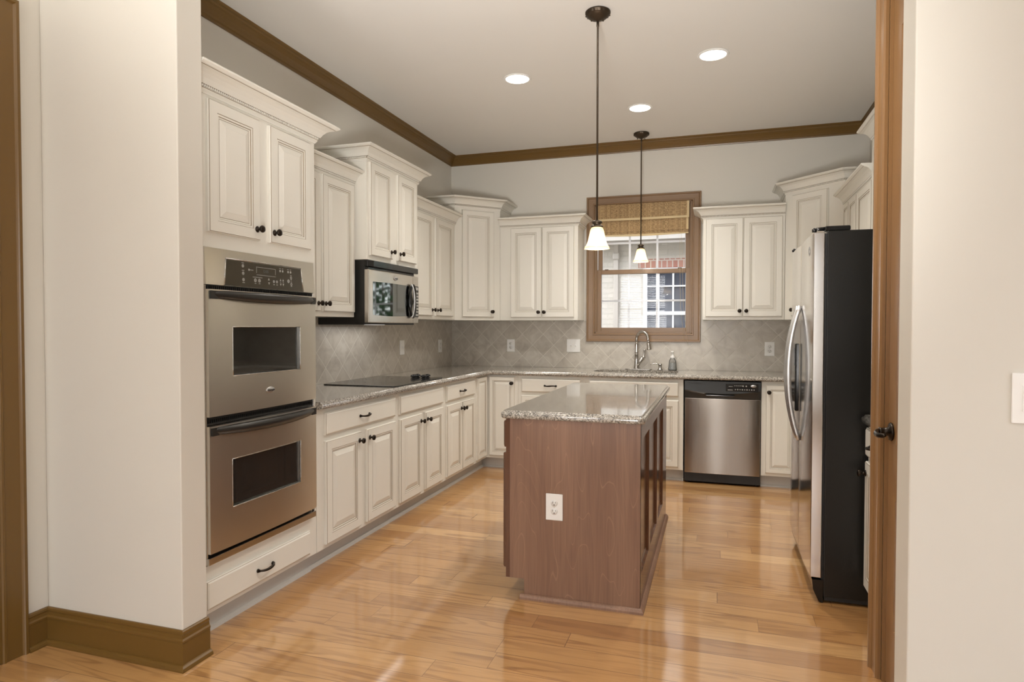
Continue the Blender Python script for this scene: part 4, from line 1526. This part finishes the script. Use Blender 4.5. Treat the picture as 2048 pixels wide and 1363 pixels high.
kp = b.build('keypad', BLACK, cpn)
b = MB()
for r_ in range(8):
    for c_ in range(3):
        b.box(0.680 + c_ * 0.0235, 0.698 + c_ * 0.0235, -0.4182, -0.4175, 0.070 + r_ * 0.024, 0.084 + r_ * 0.024)
b.box(0.682, 0.744, -0.4182, -0.4175, 0.270, 0.292)
b.build('button_print', GREY, kp)

# ------------------------------------------------------------------ dishwasher
dw = thing('dishwasher', 'stainless steel dishwasher with black control strip, right of the sink', 'dishwasher', (2.400, 0, 0))
w = 0.604
b = MB().box(0.004, w - 0.004, -0.600, -0.05, 0.012, 0.866)
b.build('dishwasher_case', BLACKM, dw)
b = MB().box(0.0, w, -0.616, -0.600, 0.016, 0.868).build('gasket_frame', BLACKM, dw)
b = MB()
n_ = 20
def bowface(b, x0, x1, z0, z1, y0_, bow, yb):
    vs, fs = [], []
    for i in range(n_ + 1):
        t_ = i / n_
        x = x0 + (x1 - x0) * t_
        yy = y0_ - bow * (1 - (2 * t_ - 1) ** 2)
        vs += [(x, yy, z0), (x, yy, z1), (x, yb, z1), (x, yb, z0)]
    for i in range(n_):
        for k in range(4):
            k2 = (k + 1) % 4
            fs.append((i * 4 + k, i * 4 + k2, (i + 1) * 4 + k2, (i + 1) * 4 + k))
    fs += [(0, 1, 2, 3), (n_ * 4 + 3, n_ * 4 + 2, n_ * 4 + 1, n_ * 4)]
    b.add(vs, fs)
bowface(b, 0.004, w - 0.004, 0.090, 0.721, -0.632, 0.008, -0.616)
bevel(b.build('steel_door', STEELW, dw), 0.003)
# black control strip with a curved bottom lip and pocket handle
b = MB()
vs, fs = [], []
for i in range(n_ + 1):
    t_ = i / n_
    x = 0.002 + (w - 0.004) * t_
    c_ = 1 - (2 * t_ - 1) ** 2
    zl = 0.724
    zm = 0.790 - 0.030 * c_
    vs += [(x, -0.616, 0.868), (x, -0.640, 0.866), (x, -0.652 - 0.006 * c_, zm + 0.004), (x, -0.646, zm - 0.008), (x, -0.634, zl), (x, -0.616, zl)]
for i in range(n_):
    for k in range(6):
        k2 = (k + 1) % 6
        fs.append((i * 6 + k, i * 6 + k2, (i + 1) * 6 + k2, (i + 1) * 6 + k))
fs += [tuple(range(6)), tuple(n_ * 6 + q for q in reversed(range(6)))]
b.add(vs, fs)
cs = b.build('control_strip', simple('dishwasher_black', (0.028, 0.030, 0.030, 1), 0.22), dw)
MB().box(0.170, 0.400, -0.656, -0.640, 0.742, 0.752, 0, 0.004).build('pocket_handle', BLACK, cs)
b = MB().box(0.330, 0.582, -0.654, -0.640, 0.782, 0.852, 0, 0.002)
kpn = b.build('keypad', BLACK, cs)
b = MB()
for k in range(5):
    b.box(0.395 + k * 0.014, 0.404 + k * 0.014, -0.6548, -0.654, 0.832, 0.836)
for k in range(9):
    b.lathe([(0, 0), (0.0055 if k % 2 else 0.0045, 0), (0.004, 0.0012), (0, 0.0013)], 10, 0, Matrix.Translation((0.405 + k * 0.018, -0.654, 0.803)) @ FR)
for k in range(2):
    b.lathe([(0, 0), (0.006, 0), (0.005, 0.0012), (0, 0.0013)], 10, 0, Matrix.Translation((0.465 + k * 0.024, -0.654, 0.832)) @ FR)
b.box(0.352, 0.384, -0.6548, -0.654, 0.826, 0.829).box(0.345, 0.385, -0.6548, -0.654, 0.797, 0.801)
b.build('button_print', GREY, kpn)
emblem(kpn, (0.545, -0.6545, 0.834), 0.022)
b = MB()
for k in range(12):
    b.box(0.044 + k * 0.0085, 0.049 + k * 0.0085, -0.6440, -0.640, 0.838 + (k % 3) * 0.001, 0.850)
b.build('vent_slots', BLACKM, cs)
b = MB().box(0.0, w, -0.585, -0.55, 0.012, 0.090)
for x in (0.02, w - 0.04):
    b.lathe([(0, 0), (0.016, 0), (0.016, 0.012), (0, 0.012)], 14, 0, Matrix.Translation((x + 0.01, -0.575, 0.0)))
b.build('kick_plate', BLACK, dw)

# ------------------------------------------------------------------ refrigerator (front toward -X)
FYF, FYN = -1.980, -2.893
fr = thing('refrigerator', 'side-by-side stainless refrigerator with black sides on the right', 'refrigerator', (WX, FYF, 0), RN)
w = FYF - FYN
CX = WX - 3.150      # case front distance from wall
b = MB().box(0.0, w, -CX, -0.03, 0.030, 1.772)
def mk_textured_black():
    n = NT('textured_black_steel')
    n.set(Base_Color=(0.0075, 0.0068, 0.0055, 1), Roughness=0.30)
    n.bump(n.noise(n.obj(), 420, 2), 0.35, 0.001)
    return n.m
FBLK = mk_textured_black()
bevel(b.build('refrigerator_case', FBLK, fr), 0.004)
# doors: far (left when facing it) freezer and near fridge door
DX0, DX1 = WX - 3.140, WX - 3.092
def fdoor(x0, x1, name):
    b = MB()
    vs, fs = [], []
    m_ = 12
    for i in range(m_ + 1):
        t_ = i / m_
        x = x0 + (x1 - x0) * t_
        yy = -DX1 - 0.006 * (1 - (2 * t_ - 1) ** 2)
        xf = min(x, w - 0.004); vs += [(xf, yy, 0.118), (xf, yy, 1.766), (x, -DX0, 1.766), (x, -DX0, 0.118)]
    for i in range(m_):
        for k in range(4):
            k2 = (k + 1) % 4
            fs.append((i * 4 + k, i * 4 + k2, (i + 1) * 4 + k2, (i + 1) * 4 + k))
    fs += [(0, 1, 2, 3), (m_ * 4 + 3, m_ * 4 + 2, m_ * 4 + 1, m_ * 4)]
    b.add(vs, fs)
    d = bevel(b.build(name, STEELF, fr), 0.004, 3)
    return d
sx_ = 2.415 - 1.980
fd1 = fdoor(0.0, sx_ - 0.003, 'freezer_door')
fd2 = fdoor(sx_ + 0.003, w, 'refrigerator_door')
MB().box(0.01, w - 0.01, -DX0, -CX, 0.10, 1.76).build('door_gasket', BLACKM, fr)
for d_, x in ((fd1, sx_ - 0.045), (fd2, sx_ + 0.045)):
    pts = []
    rr = []
    for k in range(25):
        t_ = -1 + 2 * k / 24
        pts.append((x, -DX1 - 0.008 - 0.056 * (1 - abs(t_) ** 2.2), 1.068 + 0.363 * t_))
        rr.append(0.010 + 0.004 * (1 - abs(t_)))
    MB().tube(pts, rr, 12, flat=1.1).build('handle', SILVER, d_)
b = MB().box(0.115, 0.345, -DX1 - 0.016, -DX1 + 0.002, 0.845, 1.225, 0, 0.006)
dsp = b.build('ice_dispenser', BLACK, fd1)
MB().box(0.14, 0.32, -DX1 - 0.0175, -DX1 - 0.016, 1.10, 1.20).build('dispenser_display', NGLASS, dsp)
# ring emblem
b = MB()
b.tube([(w - 0.12 + 0.022 * math.cos(2 * PI * k / 24), -DX1 - 0.0045, 1.690 + 0.022 * math.sin(2 * PI * k / 24)) for k in range(25)], 0.0012, 6)
b.tube([(w - 0.12 + 0.012 * math.cos(q), -DX1 - 0.0045, 1.690 + 0.014 * math.sin(q)) for q in [R(30 + 12 * k) for k in range(24)]], 0.0012, 6)
b.build('emblem', simple('emblem_grey', (0.3, 0.3, 0.3, 1), 0.3, 0.6), fd2)
b = MB()
for (xa, xb) in ((0.002, 0.055), (w - 0.055, w - 0.002)):
    b.box(xa, xb, -CX + 0.10, -CX - 0.010, 1.7725, 1.795, 0, 0.006)
    b.tube([((xa + xb) / 2, -CX - 0.005, 1.785), ((xa + xb) / 2, -DX1 - 0.0, 1.783)], [0.010, 0.007], 8)
    b.lathe([(0, 0), (0.011, 0), (0.011, 0.014), (0, 0.015)], 12, 0, Matrix.Translation(((xa + xb) / 2, -DX1 + 0.005, 1.7705)))
b.build('hinge_cover', BLACK, fr)
b = MB()
vs = [(0, -CX - 0.002, 0.0), (0, -CX - 0.020, 0.006), (0, -CX - 0.045, 0.06), (0, -CX - 0.050, 0.108), (0, -CX + 0.0, 0.110)]
b.add(vs + [(w, y, z) for _, y, z in vs], [(0, 1, 2, 3, 4), (9, 8, 7, 6, 5)] + [(k, (k + 1) % 5, 5 + (k + 1) % 5, 5 + k) for k in range(5)])
b.build('kick_plate', BLACK, fr)
b = MB()
for x in (0.06, w - 0.06):
    for y in (-CX + 0.05, -0.12):
        b.lathe([(0, 0), (0.02, 0), (0.02, 0.031), (0, 0.031)], 12, 0, Matrix.Translation((x, y, 0)))
b.box(0.004, w - 0.004, -CX + 0.004, -0.04, 0.012, 0.030)
b.build('leveling_base', BLACKM, fr)

# ------------------------------------------------------------------ island
IX0, IX1, IY0, IY1 = 1.700, 2.328, -3.276, -1.700
isl = thing('kitchen_island', 'reddish-brown wooden kitchen island cabinet with panelled right side', 'island', (0, 0, 0))
b = MB()
prof_pts = [(IX0 + 0.073, 0.0), (IX1, 0.0), (IX1, 0.874), (IX0, 0.874), (IX0, 0.095), (IX0 + 0.073, 0.095)]
vs = [(x, IY0, z) for x, z in prof_pts] + [(x, IY0 + 0.019, z) for x, z in prof_pts]
b.add(vs, [tuple(range(6)), tuple(reversed(range(6, 12)))] + [(i, (i + 1) % 6, 6 + (i + 1) % 6, 6 + i) for i in range(6)])
ep = b.build('end_panel', ISLE, isl)
b = MB()
b.box(IX0, IX1 - 0.020, IY0 + 0.020, IY1, 0.095, 0.874).box(IX0 + 0.073, IX1 - 0.020, IY0 + 0.020, IY1, 0.0, 0.095)
b.build('island_body', ISLE, isl)
# face frame strip at the left, seen edge on
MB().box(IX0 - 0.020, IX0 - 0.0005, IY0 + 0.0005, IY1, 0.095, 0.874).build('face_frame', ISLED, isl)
# right side: frame with three tall sunk panels
b = MB()
edges = [IY0 + 0.001, -2.890 - 0.0, -2.420, IY1]
X1, X0 = IX1 + 0.0, IX1 - 0.0195
pz0, pz1 = 0.165, 0.792
stl = [(-3.275, -3.225), (-2.880, -2.800), (-2.415, -2.345), (-1.985, IY1)]
for a, c in stl:
    b.box(X0, X1, a, c, 0.0, 0.874)
pans = [(-3.225, -2.880), (-2.800, -2.415), (-2.345, -1.985)]
for a, c in pans:
    b.box(X0, X1, a, c, 0, pz0).box(X0, X1, a, c, pz1, 0.874)
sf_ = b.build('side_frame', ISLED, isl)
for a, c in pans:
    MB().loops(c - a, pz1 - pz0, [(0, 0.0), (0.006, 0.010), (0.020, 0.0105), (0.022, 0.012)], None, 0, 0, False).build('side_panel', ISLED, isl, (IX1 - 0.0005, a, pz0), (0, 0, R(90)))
# left side: doors and drawers
wmat = (ISLED, ISLED)
yy = [-3.262, -2.745, -2.235, -1.715]
L_ = R(-90)
for k in range(3):
    y1, y0_ = yy[k + 1] - 0.008, yy[k] + 0.002
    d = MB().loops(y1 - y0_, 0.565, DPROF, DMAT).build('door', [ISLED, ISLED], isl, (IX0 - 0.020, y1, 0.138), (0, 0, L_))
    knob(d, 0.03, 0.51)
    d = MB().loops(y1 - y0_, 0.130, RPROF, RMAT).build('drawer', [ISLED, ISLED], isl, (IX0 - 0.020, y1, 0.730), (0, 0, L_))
    pull(d, (y1 - y0_) / 2, 0.065)
# base shoe moulding
b = MB().sweep([(0, 0), (0.018, 0), (0.017, 0.010), (0.010, 0.020), (0.004, 0.024), (0, 0.024)], [(IX0 + 0.073, IY0 + 0.15), (IX0 + 0.073, IY0), (IX1, IY0), (IX1, IY1)], side=-1)
b = MB().sweep([(0, 0), (0.018, 0), (0.017, 0.010), (0.010, 0.020), (0.004, 0.024), (0, 0.024)], [(IX0 + 0.055, IY0), (IX1, IY0), (IX1, IY1)], side=1)
b.build('shoe_molding', ISLE, isl)
# island worktop with rounded corners
def rrect(x0, x1, y0, y1, r, n=5):
    out = []
    for (cx, cy, a0) in ((x1 - r, y0 + r, -90), (x1 - r, y1 - r, 0), (x0 + r, y1 - r, 90), (x0 + r, y0 + r, 180)):
        for k in range(n + 1):
            a = R(a0 + 90 * k / n)
            out.append((cx + r * math.cos(a), cy + r * math.sin(a)))
    return out
rr = rrect(1.673, 2.332, -3.290, -1.668, 0.016)
b = MB()
slab_with_edge(b, rr, rr, None, side=1, closed=True)
ct = b.build('countertop', GRAN)
tag(ct, 'speckled granite worktop on the island', 'countertop')


# ------------------------------------------------------------------ outlets and switches
def outlet(name, loc, rz, kind, label, w=0.083, h=0.127):
    t = thing(name, label, 'outlet' if kind == 'outlet' else 'switch', loc, rz)
    b = MB().box(-w / 2, w / 2, -0.006, 0, -h / 2, h / 2)
    pl = bevel(b.build('cover_plate', WHITEP, t), 0.003, 3)
    if kind == 'outlet':
        for z in (-0.0195, 0.0195):
            b = MB().lathe([(0, 0.006), (0.0165, 0.006), (0.0165, 0.0078), (0.0, 0.0078)], 24, 0, FR)
            s_ = b.build('socket', WHITEP, pl, (0, 0, z))
            b = MB().box(-0.0075, -0.0055, -0.0083, -0.0076, -0.001, 0.008).box(0.0055, 0.0075, -0.0083, -0.0076, 0.000, 0.007)
            b.lathe([(0, 0.0076), (0.0026, 0.0076), (0.0026, 0.0083), (0, 0.0083)], 10, 0, Matrix.Translation((0, 0, -0.008)) @ FR)
            b.build('slots', BLACKM, s_)
        MB().lathe([(0, 0.006), (0.003, 0.006), (0.002, 0.0072), (0, 0.0074)], 10, 0, FR).build('screw', WHITEP, pl)
    elif kind == 'switch':
        xs = [0] if w < 0.1 else [-0.0235, 0.0235]
        for x in xs:
            m_ = Matrix.Translation((x, -0.006, 0)) @ Matrix.Rotation(R(-25), 4, 'X')
            MB().box(-0.005, 0.005, -0.012, 0.001, -0.006, 0.006, 0, 0.001, m_).build('toggle', WHITEP, pl)
            b = MB()
            for z in (-0.030, 0.030):
                b.lathe([(0, 0.006), (0.003, 0.006), (0.002, 0.0072), (0, 0.0074)], 10, 0, Matrix.Translation((x, 0, z)) @ FR)
            b.build('screw', WHITEP, pl)
    elif kind == 'rocker':
        for x in (-0.0235, 0.0235):
            MB().box(x - 0.016, x + 0.016, -0.009, -0.005, -0.033, 0.033, 0, 0.001).build('rocker', WHITEP, pl)
    return t


outlet('wall_outlet', (0.0085, -1.135, 1.134), L90, 'switch', 'white switch plate on the left backsplash above the cooktop knobs')
outlet('wall_outlet', (0.0085, -0.318, 1.126), L90, 'outlet', 'white outlet on the left backsplash close to the corner')
outlet('wall_outlet', (0.660, -0.0085, 1.128), 0, 'outlet', 'white duplex outlet on the back wall tiles, left of the double switch')
outlet('light_switch', (1.308, -0.0085, 1.132), 0, 'switch', 'white double switch plate on the tiles left of the window', 0.133, 0.127)
outlet('wall_outlet', (3.110, -0.0085, 1.120), 0, 'outlet', 'white duplex outlet on the tiles above the dishwasher, beside the refrigerator')
outlet('wall_outlet', (1.924, IY0 - 0.0005, 0.459), 0, 'outlet', 'white duplex outlet on the end of the brown island')
outlet('light_switch', (3.374 + 0.062, FY0 - 0.0005, 1.137), 0, 'rocker', 'white switch plate on the wall at the right edge', 0.124, 0.129)


# ------------------------------------------------------------------ lamps
def can_light(x, y, label, power=1.0):
    t = thing('recessed_light', label, 'light', (x, y, H), 0, 'recessed ceiling lights')
    MB().lathe([(0.082, -0.0005), (0.097, -0.001), (0.099, -0.004), (0.096, -0.007), (0.084, -0.008), (0.082, -0.005)], 40).build('trim_ring', WHITEP, t)
    MB().lathe([(0, -0.002), (0.083, -0.002), (0.083, -0.006), (0.06, -0.0075), (0, -0.008)], 40).build('lens', LAMPDISC, t)
    l = bpy.data.lights.new('downlight', 'SPOT')
    l.energy = SPOTW * power; l.spot_size = R(125); l.spot_blend = 1.0; l.shadow_soft_size = 0.08; l.color = WARM
    o = bpy.data.objects.new('downlight', l)
    COL.objects.link(o); o.parent = t; o.location = (0, 0, -0.03)
    return t


can_light(1.297, -1.858, 'round recessed ceiling light, leftmost of the three')
can_light(2.619, -1.862, 'round recessed ceiling light nearest the camera, at the right')
can_light(2.055, -0.985, 'round recessed ceiling light above the sink, farthest of the three')
for x, y, pw in ((2.62, -3.35, 0.9),):
    can_light(x, y, 'round recessed ceiling light outside the picture', pw)
for x, y in ((1.6, -5.6), (3.2, -5.9), (1.6, -7.6), (3.2, -7.9), (4.9, -5.9), (4.9, -7.9)):  # unseen downlights added for even light around the camera
    can_light(x, y, 'unseen round recessed ceiling light added in the living room for fill', 0.2)


def pendant(x, y, zshade_top, zshade_bot, label):
    t = thing('pendant_light', label, 'lamp', (x, y, H), 0, 'pendant lights')
    # canopy
    b = MB()
    prof = [(0.066, 0.0), (0.070, -0.004), (0.070, -0.009), (0.066, -0.012), (0.068, -0.020), (0.062, -0.022), (0.060, -0.025), (0.048, -0.036), (0.026, -0.045), (0.012, -0.050), (0.0, -0.057)]
    b.lathe(prof, 48, 0, None, True, lambda k, a: 0.05 * math.cos(16 * a) if k in (3, 4) else 0)
    b.build('canopy', PBRONZE, t)
    b = MB()
    b.lathe([(0, 0), (0.004, 0), (0.0045, 0.008), (0, 0.010)], 10, 0, Matrix.Translation((0.032, -0.01, -0.062)))
    b.lathe([(0, 0), (0.004, 0), (0.0045, 0.008), (0, 0.010)], 10, 0, Matrix.Translation((-0.032, -0.02, -0.058)))
    b.build('canopy_screw', PBRONZE, t)
    zt, zbm = zshade_top - H, zshade_bot - H
    b = MB()
    b.lathe([(0, -0.055), (0.0075, -0.057), (0.0075, -0.082), (0.0055, -0.084), (0.0055, zt + 0.030), (0, zt + 0.030)], 14)
    b.build('rod', PBRONZE, t)
    b = MB()
    b.lathe([(0, zt + 0.036), (0.012, zt + 0.036), (0.022, zt + 0.032), (0.027, zt + 0.026), (0.027, zt + 0.020), (0.020, zt + 0.015), (0.022, zt + 0.010), (0.030, zt + 0.006), (0.034, zt + 0.001), (0.034, zt - 0.004), (0, zt - 0.004)], 36, 0, None, True,
            lambda k, a: 0.06 * math.cos(16 * a) if k in (3, 4) else 0)
    b.build('fitter', PBRONZE, t)
    # bell shade, real thickness
    hh = zshade_top - zshade_bot
    outer = [(0.024, 0.0), (0.032, -0.006), (0.038, -0.020), (0.044, -0.048), (0.051, -0.078), (0.059, -0.100), (0.068, -0.112), (0.072, -hh)]
    inner = [(r - 0.003, z) for r, z in reversed(outer)]
    b = MB().lathe([(r, z + zt - 0.002) for r, z in outer] + [(r, z + zt - 0.002) for r, z in inner], 40)
    b.f = [f for f in b.f if len(f) == 4]; b.mi = [0] * len(b.f); b.sm = [True] * len(b.f)
    s_ = b.build('glass_shade', SHADE, t)
    MB().lathe([(0, -0.030 + zt), (0.010, -0.032 + zt), (0.019, -0.050 + zt), (0.021, -0.064 + zt), (0.016, -0.078 + zt), (0, -0.084 + zt)], 20).build('light_bulb', BULB, t)
    l = bpy.data.lights.new('bulb_light', 'POINT')
    l.energy = 3.2; l.shadow_soft_size = 0.03; l.color = WARM
    o = bpy.data.objects.new('bulb_light', l)
    COL.objects.link(o); o.parent = t; o.location = (0, 0, zt - 0.095)
    return t


pendant(2.010, -2.645, 1.880, 1.758, 'bell-shaped glass pendant lamp hanging over the island, the nearer one')
pendant(1.990, -0.290, 2.032, 1.910, 'bell-shaped glass pendant lamp hanging in front of the sink window')

# ------------------------------------------------------------------ outside the window
struct(MB().box(-14, 18, 0.141, 40, -0.45, -0.35).build('ground', GRASS))
nh = thing('neighbour_house', 'painted brick neighbouring house seen through the sink window', 'house', (0, 3.0, -0.35))
nx0, nx1, nz0, nz1 = 1.66, 2.72, 1.20, 2.492
b = MB()
b.box(-4, nx0, 0, 0.2, 0, 5.0).box(nx1, 3.05, 0, 0.2, 0, 5.0).box(nx0, nx1, 0, 0.2, 0, nz0).box(nx0, nx1, 0, 0.2, nz1, 5.0)
b.build('brick_wall', PBRICK, nh)
MB().box(1.591, 2.85, -0.012, -0.0005, 2.499, 2.624).build('brick_lintel', RBRICK, nh)
b = MB().box(-4, 3.3, -0.42, 0.0, 2.862, 2.892).box(-4, 3.3, -0.46, -0.42, 2.84, 3.55)
b.build('soffit', simple('soffit_paint', (0.46, 0.43, 0.39, 1), 0.6), nh)
b = MB().box(1.247, 1.315, -0.07, -0.002, 0, 2.86, 0, 0.008).box(1.235, 1.33, -0.10, -0.002, 2.62, 2.72, 0, 0.02)
b.build('downspout', simple('downspout_paint', (0.55, 0.51, 0.46, 1), 0.4), nh)
nw = MB()
nw.box(nx0, nx0 + 0.055, -0.02, 0.06, nz0, nz1).box(nx1 - 0.055, nx1, -0.02, 0.06, nz0, nz1).box(nx0 + 0.055, nx1 - 0.055, -0.02, 0.06, nz0, nz0 + 0.05).box(nx0 + 0.055, nx1 - 0.055, -0.02, 0.06, nz1 - 0.05, nz1).box(nx0 + 0.055, nx1 - 0.055, -0.01, 0.06, 1.835, 1.885)
wf = nw.build('window_frame', WHITEV, nh)
nw = MB()
for x in (1.87, 2.07, 2.27, 2.47):
    nw.box(x - 0.012, x + 0.012, 0.004, 0.03, nz0 + 0.05, 1.835).box(x - 0.012, x + 0.012, 0.004, 0.03, 1.885, nz1 - 0.05)
for z in (1.52, 2.04, 2.24):
    nw.box(nx0 + 0.055, nx1 - 0.055, 0.006, 0.028, z - 0.010, z + 0.010)
nw.build('window_grille', WHITEV, wf)
MB().box(nx0 + 0.05, nx1 - 0.05, 0.035, 0.045, nz0 + 0.04, nz1 - 0.04).build('window_glass', NGLASS, wf)


def tree(x, y, h, r, label):
    t = thing('tree', label, 'tree', (x, y, -0.35), 0, 'trees beyond the neighbouring house')
    MB().tube([(0, 0, 0), (0.05, 0, h * 0.3), (0, 0.05, h * 0.6)], [0.16, 0.12, 0.07], 10).build('trunk', BARK, t)
    b = MB()
    rnd = random.Random(int(x * 10))
    for k in range(900):
        u, v = rnd.uniform(-1, 1), rnd.uniform(0, 2 * PI)
        q = r * rnd.uniform(0.6, 1.0)
        s_ = math.sqrt(1 - u * u)
        c = Vector((q * s_ * math.cos(v), q * s_ * math.sin(v), h * 0.62 + q * u * 1.1))
        m_ = Matrix.Translation(c) @ Matrix.Rotation(rnd.uniform(0, 6), 4, 'Z') @ Matrix.Rotation(rnd.uniform(0, 3), 4, 'X')
        L = rnd.uniform(0.10, 0.2)
        b.add([(-L, 0, 0), (0, -L * 0.5, 0.02), (L, 0, 0), (0, L * 0.5, -0.02)], [(0, 1, 2, 3)], 0, False, m_)
    b.build('foliage', LEAF, t)


tree(6.2, 8.0, 5.0, 1.7, 'leafy tree beyond the neighbouring house')
tree(9.0, 11.0, 6.0, 2.2, 'larger leafy tree beyond the neighbouring house')
